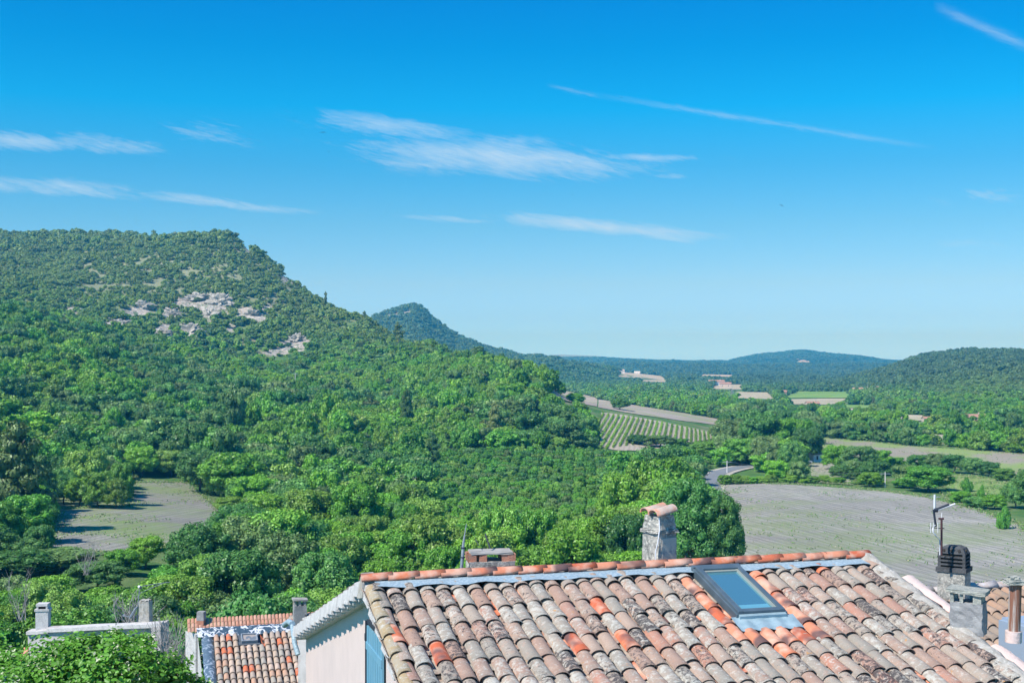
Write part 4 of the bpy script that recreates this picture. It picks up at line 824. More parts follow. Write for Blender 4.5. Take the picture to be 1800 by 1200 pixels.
# shutter window in the gable
sw, ss = .96, Vector((0, 0, 1))
GX = lambda s_, z_, o_: (R0+UV*(.20-o_)+Vector((VV.x, VV.y, 0))*s_).to_tuple()[:2]+(z_,)
def gable_s(px):      # horizontal distance from the ridge along the gable where a photo column meets the wall
    k = (px-900)/F; b_ = R0+UV*.20; return (b_.x-k*b_.y)/(k*VV.y-VV.x)
s0, s1 = gable_s(651), gable_s(679); zt = (YH-1095)/F*(R0.y-.96*s0); print('shutter', s0, s1, zt)
def gbox(mb, sa, sb_, za, zb, oa, ob, mi=0):
    M4 = frame(R0+UV*.20, Vector((VV.x, VV.y, 0)), -UV, Vector((0, 0, 1))); mb.box(sa, sb_, oa, ob, za-R0.z, zb-R0.z, M4, mi)
win = MB(); gbox(win, s0-.03, s0+.01, -7.5, zt+.03, .005, .07); gbox(win, s0, s1+.03, zt, zt+.05, .005, .05)
wo_ = win.build('window_frame', M['iron'], house, HI)
sh = MB(); zb = -7.5
nb = 7; wd_ = (s1-s0)/nb
for k in range(nb): gbox(sh, s0+k*wd_+.012+.01, s0+(k+1)*wd_, zb, zt-.03, .03, .055)
gbox(sh, s0+.02, s1, zb+.3, zb+.4, .055, .075); gbox(sh, s0+.02, s1, zt-.35, zt-.25, .0552, .07)
so = sh.build('shutter', M['blue'], house, HI)
hg = MB()
for z_ in (zt-.22, zt-1.25, zt-1.62): gbox(hg, s0-.12, s0+.03, z_-.02, z_+.03, .02, .05); gbox(hg, s0-.14, s0-.10, z_-.05, z_+.05, .0, .06)
hg.build('hinge', M['iron'], house, HI)
# skylight
sk = MB(); fw = .072; W_, L_ = SU1-SU0, SS1-SS0
def sbox(mb, x0, x1, y0, y1, z0, z1): mb.box(SU0+x0, SU0+x1, SS0+y0, SS0+y1, z0, z1, MF)
sbox(sk, 0, fw, 0, L_, .02, .165); sbox(sk, W_-fw, W_, 0, L_, .02, .165); sbox(sk, fw, W_-fw, 0, fw*1.5, .02, .17); sbox(sk, fw, W_-fw, L_-fw*1.2, L_, .02, .16)
sbox(sk, -.03, .0, -.03, L_+.02, .02, .13); sbox(sk, W_, W_+.03, -.03, L_+.02, .02, .13); sbox(sk, -.03, W_+.03, -.07, -.0, .02, .15)
sf = sk.build('skylight', M['sky_frame'], house, HI, .006)
ins = MB(); a0, a1 = fw, W_-fw
sbox(ins, a0, a0+.025, fw*1.5, L_-fw*1.2, .08, .14); sbox(ins, a1-.03, a1, fw*1.5, L_-fw*1.2, .08, .145); sbox(ins, a0+.025, a1-.03, fw*1.5, fw*1.5+.04, .08, .14); sbox(ins, a0+.025, a1-.03, L_-fw*1.2-.03, L_-fw*1.2, .08, .135)
io = ins.build('inner_frame', M['gasket'], sf); io.matrix_parent_inverse = Matrix.Identity(4)
gp = MB(); sbox(gp, a0+.02, a1-.02, fw*1.5+.03, L_-fw*1.2-.02, .112, .119); gp.build('pane', M['glass'], sf)
bl = MB(); sbox(bl, a0+.05, a1-.06, L_-fw*1.2-.17, L_-fw*1.2-.06, .120, .123); bl.build('blind', M['blind'], sf)
ap = MB(); vs = []; fs = []; nn_ = 40
for i in range(nn_+1):
    x = -.10+(W_+.22)*i/nn_
    for k, yy_ in enumerate((0, .12, .34)): vs.append((SU0+x, SS0+L_+yy_, .085-.01*k+.006*math.sin(x*29)*k))
for i in range(nn_):
    for k in (0, 1): fs.append((i*3+k, i*3+k+1, i*3+k+4, i*3+k+3))
ap.raw(vs, fs, MF, 0, True); sbox(ap, 0.0, W_, L_, L_+.06, .03, .12); ap.build('skylight_apron', surf('lead_apron', mottle((.26, .38, .43), (.36, .48, .52), 8), .6, (30, .3), .2), sf)
# chimneys of the house
def zrot(loc, a): return Matrix.Translation(loc) @ Matrix.Rotation(a, 4, 'Z')
def at_back(px, s_):      # point on the back slope under a photo column
    k = (px-900)/F; b_ = R0+BDIR*s_; u_ = (k*b_.y-b_.x)/(UV.x-k*UV.y); return b_+UV*u_
def rough_box(mb, w, d_, z0, z1, M4, n=6, j=.012, mi=0, tap=0.0):
    bm = bmesh.new(); bmesh.ops.create_cube(bm, size=1); bmesh.ops.subdivide_edges(bm, edges=bm.edges[:], cuts=n, use_grid_fill=True)
    vs = []
    for v in bm.verts:
        t_ = v.co.z+.5; k = 1-tap*t_; vs.append((v.co.x*w*k+random.uniform(-j, j), v.co.y*d_*k+random.uniform(-j, j), z0+(z1-z0)*t_+random.uniform(-j, j)*.5))
    mb.raw(vs, [[v.index for v in f.verts] for f in bm.faces], M4, mi); bm.free()
b1 = at_back(1159, .55); sc1 = b1.y/F; top = (YH-905)*sc1; ms = (YH-932)*sc1
Mc = zrot((b1.x, b1.y, 0), R(38)); ch = MB(); w_ = 58*sc1/1.36
rough_box(ch, w_, w_, b1.z-.2, ms-.02, Mc, 7, .008, 0, .04)
rough_box(ch, w_*1.13, w_*1.13, ms-.02, ms+.035, Mc, 6, .012, 0, .07)
rough_box(ch, w_*.98, w_*.98, ms+.035, top+.01, Mc, 5, .010, 0, .16)
cho = ch.build('chimney', M['stone'], house, HI)
pt = MB(); pt.box(-w_/2+.06, w_/2-.01, -w_/2-.006, -w_/2+.01, b1.z-.1, ms-.09, Mc, 0, .004); 
pt.build('render_patch', M['patch'], cho)
cpm = MB(); Mt = zrot((b1.x, b1.y, top+.035), R(38)) @ Matrix.Rotation(R(14), 4, 'X') @ Matrix.Rotation(R(0), 4, 'Z')
Mt = zrot((b1.x+.01, b1.y, top+.02), R(-50)) @ Matrix.Rotation(R(90), 4, 'Z')
Mt = frame(Vector((b1.x-.02, b1.y-.03, top+.055)), Vector((math.cos(R(-52)), math.sin(R(-52)), -.10)).normalized(), Vector((-math.cos(R(38)), -math.sin(R(38)), -.22)).normalized(), Vector((0, 0, 1)))
cover(cpm, Mt, -.10, -.21, .40, .09, .10, lift=-.02, n=9, th=.016); cover(cpm, Mt, .09, -.22, .42, .10, .11, lift=-.02, n=9, th=.016)
cpm.build('chimney_cap_tiles', [surf('cap_tile', mottle((.55, .25, .16), (.50, .42, .36), 4, (.62, .22, .11), .6), .9, (40, .6))], cho)
cb = MB(); ex = Vector((b1.x, b1.y, 0)) + Matrix.Rotation(R(38), 3, 'Z') @ Vector((-w_/2-.012, -w_/2-.012, 0))
cb.tube([(ex.x, ex.y, top), (ex.x+.005, ex.y-.01, ms+.04), (ex.x-.008, ex.y-.028, ms-.02), (ex.x-.02, ex.y-.01, ms-.14), (ex.x-.055, ex.y-.01, ms-.27), (ex.x-.05, ex.y-.01, b1.z)], .009, 6); cb.build('cable', M['cord'], cho)
# low open chimney with a stone slab
b2 = at_back(862, .45); s2 = b2.y/F; zz = lambda py: (YH-py)*s2; M2 = zrot((b2.x, b2.y, 0), R(9)); c2m = MB(); cw = 79*s2
rough_box(c2m, cw, .42, b2.z-.25, zz(983), M2, 6, .012)
c2o = c2m.build('chimney', M['stone'], house, HI)
pr = MB()
for x_ in (-.45, -.21, .30, .43):
    for y_ in (-.13, .13): pr.box(cw*x_-.05, cw*x_+.06, y_-.05, y_+.06, zz(983)-.01, zz(970.5), M2, 0, .006)
pr.build('brick_pier', M['brick'], c2o)
sl = MB(); rough_box(sl, cw*.93, .38, zz(971), zz(967), M2, 4, .006); sl.build('slab', M['wood'], c2o)
rd = MB(); rd.tube([P(861, 962, b2.y), P(853, 938, b2.y+.1)], .012, 6); rd.tube([P(842, 958, b2.y), P(836, 948, b2.y+.1)], .006, 5); rd.build('iron_rod', M['iron'], c2o)
a3 = at_back(813, .3)
mast = MB(); y3 = a3.y; mast.tube([(P(811, 1000, y3)), P(813, 978, y3), P(814.5, 955, y3), P(817, 938, y3), P(820, 920, y3)], [.024, .023, .018, .008, .004], 8)
mo = mast.build('antenna_mast', M['steel']); tag(mo, 'thin bluish metal mast standing at the ridge left of the slab topped chimney', 'antenna')
cl_ = MB(); 
for py in (962, 979): cl_.tube([P(813.6, py-1, y3), P(813.4, py+1, y3)], .031, 8)
cl_.build('clamp', M['iron'], mo)
# ------------------------------------------------------------------ chimneys at the right verge
b4 = R0+UV*(RL+.12)+SDIR*2.35; b4 = P(1702, 1060, b4.y-.05); s4 = b4.y/F; z4 = lambda py: (YH-py)*s4; M4_ = zrot((b4.x, b4.y, 0), R(-30))
c4m = MB(); rough_box(c4m, 56*s4, 44*s4, z4(1112), z4(1056), M4_, 7, .010, 0, .03); 
c4o = c4m.build('chimney', M['greych'], house, HI)
pr = MB()
for x_, y_ in ((-24, -18), (-8, -18), (22, -18), (-24, 18), (22, 18)): pr.box((x_-(3 if x_ != 22 else 10))*s4, (x_+3)*s4, (y_-3)*s4, (y_+3)*s4, z4(1057), z4(1039), M4_, 0, .004)
pr.box(12*s4, 25.5*s4, -16*s4, 19*s4, z4(1057), z4(1039), M4_)
pr.build('brick_pier', M['slab'], c4o)
sl = MB(); rough_box(sl, 66*s4, 50*s4, -.02, .03, zrot((b4.x, b4.y, z4(1038)), R(-30)) @ Matrix.Rotation(R(3), 4, 'Y'), 5, .006); sl.build('slab', M['slab'], c4o)
# ------------------------------------------------------------------ house behind on the right
Y5 = 23.5; s5 = Y5/F
nh = empty('neighbour_house', P(1800, 1200, Y5), 'house with a brown tiled roof and black louvred chimney behind the right verge', 'house'); NI = Matrix.Translation(-nh.location)
A5 = P(1655, 1040, Y5+1.2); 
U5 = Vector((.90, -.435, 0)).normalized(); V5 = Vector((-.3, -.95, 0)).normalized()
# roof plane falling towards the right front
O5 = P(1700, 1040, 24.5); X5 = Vector((.93, .37, 0)).normalized(); D5 = Vector((.37, -.93, -.30)).normalized(); N5 = X5.cross(D5); N5 = -N5 if N5.z < 0 else N5
MN = frame(O5, X5, D5, N5.normalized()); nt = MB(); nd_ = MB(); nd_.box(-1.5, 5, -.1, 5, -.2, -.02, MN)
for c in range(26):
    for r_ in range(11): cover(nt, MN, -1.4+c*.245+random.uniform(-.01, .01), r_*.45+random.uniform(-.02, .02), .53, .085, .108, lift=.02, n=6)
nro = nd_.build('roof', M['dark'], nh, NI); nt.build('roof_tiles', M['browntile'], nh, NI)
nf = MB(); 
for k in range(12): cover(nf, frame(O5+Vector((0, 0, .04)), Vector((D5.x, D5.y, 0)).normalized(), X5, Vector((0, 0, 1))), 0, -1.4+k*.5, .55, .11, .13, lift=0, n=7)
nf.build('ridge_tile_row', surf('white_ridge', mottle((.58, .57, .58), (.45, .36, .30), 5), .9, (30, .5)), nh, NI)
nw = MB(); a = O5-X5*1.3+D5*.1; b_ = O5+X5*5+D5*.1; nw.raw([a-Vector((0,0,.2)), b_-Vector((0,0,.2)), (b_.x, b_.y, -11), (a.x, a.y, -11)], [(0, 1, 2, 3)])
a2 = a+D5*4.8; nw.raw([a-Vector((0,0,.2)), a2-Vector((0,0,.2)), (a2.x, a2.y, -11), (a.x, a.y, -11)], [(0, 1, 2, 3)]); nw.build('outer_walls', M['wrender'], nh, NI)
# black louvred chimney, its face turned a little to the left
Y6 = 24.0; s6 = Y6/F; z6 = lambda py: (YH-py)*s6; p6 = P(1677, 1000, Y6); M6 = zrot((p6.x, p6.y, 0), R(-34)); w6, d6 = 47*s6, 33*s6
bc = MB(); rough_box(bc, w6, d6*1.15, z6(1085), z6(1002), M6, 6, .006)
bco = bc.build('chimney', M['stone'], nh, NI)
lv = MB(); lv.box(-w6/2-.03, w6/2+.03, -d6/2-.05, d6/2+.05, z6(1003), z6(995), M6, 0, .004)
for x_ in (-1, 1):
    for y_ in (-1, 1): lv.box(x_*w6/2-.05 if x_ > 0 else -w6/2, x_*w6/2 if x_ > 0 else -w6/2+.05, y_*d6/2-.05 if y_ > 0 else -d6/2, y_*d6/2 if y_ > 0 else -d6/2+.05, z6(995), z6(970), M6)
for k, py in enumerate((990, 983.5, 977)): lv.box(-w6/2-.004, w6/2+.004, -d6/2-.004, d6/2+.004, z6(py+1.6), z6(py-1.2), M6)
vs = []
for z_, k in ((z6(971), 1.0), (z6(961), .80), (z6(957.5), .45)):
    for x_, y_ in ((-1, -1), (1, -1), (1, 1), (-1, 1)): vs.append((x_*w6/2*k, y_*d6/2*k, z_))
lv.raw(vs, [(0, 1, 5, 4), (1, 2, 6, 5), (2, 3, 7, 6), (3, 0, 4, 7), (4, 5, 9, 8), (5, 6, 10, 9), (6, 7, 11, 10), (7, 4, 8, 11), (8, 9, 10, 11), (3, 2, 1, 0)], M6)
lv.build('louvred_cowl', M['soot'], bco)
hl = MB()
for x_ in (-.28, 0, .28): hl.tube([(x_*w6, -d6/2*.93-.012, z6(965.5)), (x_*w6, -d6/2*.8, z6(965.5))], .026, 8, M6)
for y_ in (-.1,): hl.tube([(w6/2*.93+.012, y_*d6, z6(965.5)), (w6/2*.8, y_*d6, z6(965.5))], .026, 8, M6)
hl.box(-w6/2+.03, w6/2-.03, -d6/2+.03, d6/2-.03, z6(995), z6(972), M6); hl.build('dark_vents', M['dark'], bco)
# television antenna beside it
Y7 = 23.6; an = empty('roof_antenna', P(1655, 975, Y7), 'white and rusty television antenna rising behind the black louvred chimney', 'antenna'); AI = Matrix.Translation(-an.location)
m_a = MB(); m_a.tube([P(1655, 975, Y7), P(1655, 912, Y7)], .02, 7); m_a.tube([P(1650, 911, Y7), P(1659, 911, Y7)], .02, 6); m_a.build('mast', M['rod'], an, AI)
wa = MB(); wa.tube([P(1643, 869, Y7), P(1642.5, 895, Y7)], .02, 6); wa.tube([P(1645, 897, Y7), P(1679, 885, Y7)], .016, 6); wa.tube([P(1655, 912, Y7), P(1655.5, 901, Y7)], .008, 5)
wa.tube([P(1644, 922, Y7-.1), P(1640, 927, Y7-.1), P(1639.5, 934, Y7-.1), P(1645, 941, Y7-.1), P(1652, 948, Y7), P(1652, 975, Y7)], .011, 6)
for x_ in (1636, 1641, 1648.5): wa.tube([P(x_, 918, Y7-.1), P(x_, 936, Y7-.1)], .007, 5)
wa.build('dipole', M['cord'], an, AI)
dk = MB(); dk.tube([P(1641, 895, Y7), P(1645, 925, Y7)], .02, 6); dk.tube([P(1645, 895, Y7), P(1668, 886, Y7)], .022, 6); dk.tube([P(1634, 927, Y7), P(1660, 928, Y7)], .008, 5); dk.tube([P(1641, 896, Y7), P(1648, 896, Y7)], .04, 8); dk.build('boom', M['iron'], an, AI)
# rusty flue pipe
Y8 = 17.0; s8 = Y8/F; fp = MB(); fp.tube([P(1782, 1125, Y8), P(1785, 1026, Y8)], 10.5*s8, 20); fo = fp.build('flue_pipe', M['rust']); tag(fo, 'rust stained flue pipe with a mortar collar at the right edge', 'flue')
fc = MB(); Mq = zrot(P(1785, 1022, Y8), 0); rough_box(fc, 34*s8, 30*s8, -.03, .025, Mq, 4, .010); rough_box(fc, 17*s8, 17*s8, .02, .07, Mq @ Matrix.Translation((-.02, 0, 0)), 3, .012); fc.build('mortar_collar', M['slab'], fo)
bs = MB(); bs.tube([P(1781, 1128, Y8), P(1781.5, 1108, Y8)], 14*s8, 16); bs.build('pipe_foot', M['pinkmortar'], fo)
bt = MB(); Mb = zrot(P(1806, 1112, 18.5), R(20)); bt.box(-.25, .25, -.3, .3, -.35, .15, Mb, 0); bt.box(-.22, .28, -.33, .27, .15, .19, Mb); bo = bt.build('roof_hatch', surf('blue_grey_sheet', lambda t, o: (.30, .38, .48), .5)); tag(bo, 'pale blue metal box behind the foot of the rusty flue pipe', 'hatch')
# ------------------------------------------------------------------ small tiled house, lower left of the gable
Y9 = 46.0; sh_ = empty('small_house', P(420, 1200, Y9), 'small house with pale tiled roof and bitumen sealed edges left of the pink gable', 'house'); SI = Matrix.Translation(-sh_.location)
O9 = P(330, 1108, Y9); E9 = P(545, 1096, Y9+1.2); X9 = (E9-O9); X9.z = 0; X9.normalize(); D9 = Vector((-X9.y*-1, -X9.x, 0)); D9 = Vector((X9.y, -X9.x, -.36)).normalized()
N9 = X9.cross(D9); N9 = -N9 if N9.z < 0 else N9
MS = frame(O9, X9, D9, N9.normalized()); wid = (E9-O9).length; s9 = Y9/F
dk9 = MB(); dk9.box(.46, wid+.5, 0, 6, -.2, -.02, MS); sro = dk9.build('roof', M['dark'], sh_, SI)
st_ = MB(); spc = 10.7*s9
for c in range(int((wid-.3)/spc)+1):
    cx = .95+c*spc
    for r_ in range(13):
        y = .50+r_*.40+random.uniform(-.02, .02)
        if abs(cx-(433-330)*s9) < .42 and y < 1.0: continue
        cover(st_, MS, cx+random.uniform(-.01, .01), y, .48, .080, .10, lift=.02+random.uniform(0, .01), n=6, yaw=random.uniform(-.03, .03))
for c in range(int((wid-.3)/spc)+1):
    for r_ in range(13): cover(st_, MS, .95+(c+.5)*spc, .45+r_*.4, .45, .09, .08, lift=-.03, flip=True, n=4)
st_.build('roof_tiles', M['ftile'], sh_, SI)
tr9 = MB(); band(tr9, .44, .84, .2, 5.5, -.02, .09, MS, 50, .02); tr9.build('sealed_edge', M['tarblue'], sh_, SI)
tr9 = MB(); vs = []; fs = []
for i in range(61):
    x = .3+(wid+.1)*i/60
    for k, (yy_, z_) in enumerate(((.02, .10), (.22, .11), (.46, .07+.03*math.sin(x*30)), (.56, .05))): vs.append((x, yy_+random.uniform(-.02, .02), z_))
for i in range(60):
    for k in range(3): fs.append((i*4+k, i*4+k+1, i*4+k+5, i*4+k+4))
tr9.raw(vs, fs, MS, 0, True); tr9.build('sealed_edge', M['tar'], sh_, SI)
MR9 = frame(O9+Vector((-.05, .55, .27)), X9, Vector((D9.x, D9.y, -.62)).normalized(), Vector((0, .5, .8)).normalized()); rr9 = MB()
for row in range(3):
    for k in range(int(wid/.13)+2): cover(rr9, MR9, k*.13-.05, row*.22+random.uniform(-.01, .01), .26, .055, .062, lift=.02, n=4)
rr9.build('ridge_tile_row', surf('red_flat_tile', lambda t, o: t.ramp(t.isl, [(0, (.50, .25, .17)), (.4, (.44, .24, .17)), (.7, (.54, .31, .22))], 'CONSTANT'), .9, (20, .5)), sh_, SI)
wl = MB(); a = MS @ Vector((.42, .1, -.1)); b_ = MS @ Vector((.42, 5.6, -.1)); c_ = MS @ Vector((.1, -1.2, -.3))
t0_ = P(326, 1108, Y9+.8); t1_ = P(347, 1113, Y9-.05); t2_ = MS @ Vector((.44, 5.6, -.06))
for q0, q1_ in ((t0_, t1_), (t1_, t2_)): wl.raw([q0, q1_, (q1_.x, q1_.y, -17), (q0.x, q0.y, -17)], [(0, 1, 2, 3)])
b3 = MS @ Vector((.9, 5.6, -.1)); c3_ = MS @ Vector((wid+.4, 5.6, -.1)); wl.raw([t2_, c3_, (c3_.x, c3_.y, -17), (t2_.x, t2_.y, -17)], [(0, 1, 2, 3)])
wl.tube([t1_+Vector((-.05, -.03, -.02)), (t1_.x-.05, t1_.y-.03, -17)], .06, 6)
wl.build('outer_walls', M['lime'], sh_, SI)
ux = (433-330)*s9; skb = MB(); y0_ = .62
for x0, x1, ya, yb in ((ux-.28, ux-.24, y0_, y0_+.5), (ux+.24, ux+.28, y0_, y0_+.5), (ux-.24, ux+.24, y0_, y0_+.04), (ux-.24, ux+.24, y0_+.46, y0_+.5)): skb.box(x0, x1, ya, yb, .02, .15, MS)
sko = skb.build('skylight', M['steel'], sh_, SI); pb = MB(); pb.box(ux-.24, ux+.24, y0_+.04, y0_+.46, .08, .10, MS); pb.build('pane', surf('hatch_pane', lambda t, o: t.mix(t.m('GREATER_THAN', t.noise(o, 3, 2), .5), (.16, .19, .22), (.36, .32, .29)), .2), sko)
sf9 = MB(); sf9.box(ux-.50, ux+.36, .45, 1.22, -.0, .04, MS, 0, .01); sf9.build('bitumen_surround', M['slatec'], sh_, SI)
c9 = P(354, 1090, Y9+.5); c9m = MB(); Mz = zrot((c9.x, c9.y, 0), R(-8)); zz9 = lambda py: (YH-py)*c9.y/F
rough_box(c9m, .26, .26, zz9(1106), zz9(1089), Mz, 3, .004); c9o = c9m.build('chimney', M['brick'], sh_, SI); c9c = MB(); rough_box(c9c, .27, .27, zz9(1089), zz9(1074), Mz, 3, .004, 0, .05); c9c.build('cement_cap', M['greych'], c9o)
# vent house with wooden cover at the left end of the pink gable
Yv = 33.0; sv = Yv/F; pv_ = P(527, 1070, Yv); Mv = zrot((pv_.x, pv_.y, 0), R(18)); zv = lambda py: (YH-py)*sv
vh = empty('back_house', P(560, 1130, Yv), 'barely visible tiled house behind the pink gable with a small wooden capped chimney', 'house'); VI = Matrix.Translation(-vh.location)
vc = MB(); rough_box(vc, 22*sv, 16*sv, zv(1100), zv(1063), Mv, 3, .006); vo = vc.build('chimney', M['greych'], vh, VI)
vp = MB()
for x_ in (-9, -1, 8): vp.box((x_-2)*sv, (x_+2)*sv, -8*sv, -4*sv, zv(1063), zv(1055), Mv); vp.box((x_-2)*sv, (x_+2)*sv, 4*sv, 8*sv, zv(1063), zv(1055), Mv)
vp.build('brick_pier', M['mortar'], vo); vt = MB(); vt.box(-13*sv, 13*sv, -10*sv, 10*sv, -.02, .03, zrot((pv_.x, pv_.y, zv(1053)), R(18)) @ Matrix.Rotation(R(4), 4, 'Y'), 0, .005); vt.build('slab', M['wood'], vo)
vr = MB(); Mvr = frame(P(525, 1086, Yv), Vector((.9, -.42, .18)).normalized(), Vector((-.3, .9, -.2)).normalized(), Vector((0, 0, 1)))
for c in range(14):
    for r_ in range(3): cover(vr, Mvr, c*.2, r_*.4, .45, .08, .1, lift=0, n=5)
vr.build('roof', M['ftile'], vh, VI); vw = MB(); a = P(524, 1088, Yv); b_ = P(640, 1050, Yv-1.5); vw.raw([a, b_, (b_.x, b_.y, -13), (a.x, a.y, -13)], [(0, 1, 2, 3)]); vw.build('outer_walls', M['wrender'], vh, VI)
# grey gutter end between the two roofs
gt = MB(); gt.tube([P(514, 1096, 25.2), P(508, 1092, 25.6), P(500, 1098, 26)], .06, 8); gt.tube([P(524, 1150, 24.9), P(518, 1130, 25), P(514, 1098, 25.2)], .05, 8); gt.build('gutter', M['zinc'], house, HI)
# ------------------------------------------------------------------ white walled house, far left
Yw = 50.0; sw_ = Yw/F; wh = empty('white_house', P(160, 1200, Yw), 'old white rendered house with two chimneys half hidden by the leafy fig', 'house'); WI = Matrix.Translation(-wh.location)
wv = MB(); pa, pb_, pc, pd = P(49, 1108, Yw+.5), P(82, 1106, Yw+.3), P(82, 1103, Yw+.3), P(272, 1098, Yw-.8)
back = Vector((.2, 4, 0))
def wallseg(mb, a, b_, zb=-19, dpt=Vector((0, .4, 0))):
    vs = [a, b_, Vector((b_.x, b_.y, zb)), Vector((a.x, a.y, zb))]; vs = [tuple(v) for v in vs]+[tuple(Vector(v)+dpt) for v in vs]
    mb.raw(vs, [(0, 1, 2, 3), (7, 6, 5, 4), (0, 4, 5, 1), (1, 5, 6, 2), (3, 2, 6, 7), (0, 3, 7, 4)])
wallseg(wv, pa, pb_); wallseg(wv, pc, pd); wallseg(wv, P(266, 1102, Yw-1.2), P(282, 1100, Yw-1.4), dpt=Vector((0, 1.2, 0))); wv.build('outer_walls', M['wrender'], wh, WI)
cpw = MB(); 
for a, b_, q in ((P(46, 1112, Yw+.4), P(84, 1109, Yw+.2), .10), (P(82, 1107, Yw+.2), P(282, 1098, Yw-1.3), .12)):
    pts_ = [a.lerp(b_, i/8)+Vector((0, 0, random.uniform(-.012, .012))) for i in range(9)]
    for i in range(8):
        p, r_ = pts_[i], pts_[i+1]; vs = [p+Vector((0, -.02, -.08)), r_+Vector((0, -.02, -.08)), r_+Vector((0, .5, -.08)), p+Vector((0, .5, -.08))]; vs = [tuple(v) for v in vs]+[tuple(v+Vector((0, 0, q+.02))) for v in vs]
        cpw.raw(vs, [(3, 2, 1, 0), (4, 5, 6, 7), (0, 1, 5, 4), (1, 2, 6, 5), (2, 3, 7, 6), (3, 0, 4, 7)])
cpw.build('coping', M['lime'], wh, WI)
pw = P(76, 1100, Yw+.7); zw = lambda py: (YH-py)*pw.y/F; Mw = zrot((pw.x, pw.y, 0), R(4)); k1 = MB()
rough_box(k1, 22*sw_, 20*sw_, zw(1135), zw(1072), Mw, 5, .006, 0, .02); k1.box(-12.5*sw_, 12.5*sw_, -11*sw_, 11*sw_, zw(1072), zw(1068.5), Mw, 0, .004)
for x_ in (-9, 7): k1.box(x_*sw_, (x_+3)*sw_, -9.5*sw_, 9.5*sw_, zw(1068.5), zw(1063.5), Mw)
k1.box(-10*sw_, 10*sw_, -10*sw_, 10*sw_, zw(1063.5), zw(1059.5), Mw, 0, .004)
k1o = k1.build('chimney', M['lime'], wh, WI); k1s = MB(); k1s.box(-6*sw_, 7*sw_, -7*sw_, 7*sw_, zw(1068.5), zw(1063.5), Mw); k1s.build('flue_opening', M['dark'], k1o)
pw2 = P(256, 1090, Yw-.4); zw2 = lambda py: (YH-py)*pw2.y/F; M2w = zrot((pw2.x, pw2.y, 0), R(-6)); k2 = MB(); rough_box(k2, 18.5*sw_, 17*sw_, zw2(1102), zw2(1056), M2w, 6, .012); rough_box(k2, 15*sw_, 14*sw_, zw2(1056), zw2(1053.5), M2w, 5, .03)
k2.build('chimney', M['mortar'], wh, WI)
k3 = MB(); cover(k3, frame(P(46, 1140, Yw), Vector((1, 0, 0)), Vector((0, -.8, -.6)), Vector((0, .6, .8))), 0, 0, .6, .12, .14, n=6); cover(k3, frame(P(46, 1150, Yw-.2), Vector((1, 0, 0)), Vector((0, -.8, -.6)), Vector((0, .6, .8))), 0, 0, .6, .12, .14, n=6); k3.build('red_tile_edge', M['newtile'], wh, WI)
# dish antenna and yagi behind the wall
ds = empty('satellite_dish', P(236, 1100, Yw-.2), 'grey blue satellite dish beside the ragged chimney of the white house', 'satellite dish'); DI = Matrix.Translation(-ds.location)
dm = MB(); vs = [(0, 0, 0)]; fs = []; nr_, na = 4, 20
for i in range(1, nr_+1):
    for k in range(na): a = 2*math.pi*k/na; r_ = .30*i/nr_; vs.append((math.cos(a)*r_*.9, math.sin(a)*r_, .55*r_*r_))
for k in range(na): fs.append((0, 1+k, 1+(k+1) % na))
for i in range(nr_-1):
    for k in range(na): fs.append((1+i*na+k, 1+(i+1)*na+k, 1+(i+1)*na+(k+1) % na, 1+i*na+(k+1) % na))
Md = Matrix.Translation(P(237, 1077, Yw-.2)) @ Matrix.Rotation(R(-68), 4, 'Z') @ Matrix.Rotation(R(72), 4, 'X')
Md = Matrix.Translation(P(237, 1077, Yw-.2)) @ Matrix.Rotation(R(18), 4, 'Y') @ Matrix.Rotation(R(-78), 4, 'Y')
dm.raw(vs, fs, Md, 0, True); rimp = [tuple(Md @ Vector(v)) for v in vs[-na:]]; dm.tube(rimp+[rimp[0]], .012, 5)
dm.build('reflector', surf('dish_paint', lambda t, o: (.38, .46, .56), .5), ds, DI)
da = MB(); da.tube([P(238, 1086, Yw-.2), P(224, 1083, Yw-.5), P(217, 1081, Yw-.5)], .02, 6); da.tube([P(219, 1082, Yw-.5), P(216, 1080, Yw-.5)], .05, 8); da.tube([P(240, 1080, Yw-.2), P(243, 1100, Yw-.2)], .025, 6); da.build('arm', M['steel'], ds, DI)
ya = empty('roof_antenna', P(243, 1100, Yw), 'slender grey antenna on a pole between dish and ragged chimney', 'antenna'); YI = Matrix.Translation(-ya.location)
q = MB(); q.tube([P(241.5, 1100, Yw), P(243, 1058, Yw), P(245.5, 1031, Yw)], .018, 6); q.build('mast', M['steel'], ya, YI)
q = MB(); q.tube([P(244, 1031, Yw), P(270, 1026, Yw+.3), P(299, 1022.5, Yw+.6)], .014, 5); q.tube([P(246, 1042, Yw), P(272, 1030, Yw+.3), P(285, 1026, Yw+.4)], .012, 5); q.tube([P(244, 1030, Yw-.1), P(248, 1033, Yw+.1)], .05, 6)
for x_ in range(252, 298, 7): yq = 1031-(x_-244)*.155; q.tube([P(x_, yq, Yw-.35), P(x_, yq, Yw+.9)], .006, 4)
q.build('boom', M['steel'], ya, YI)
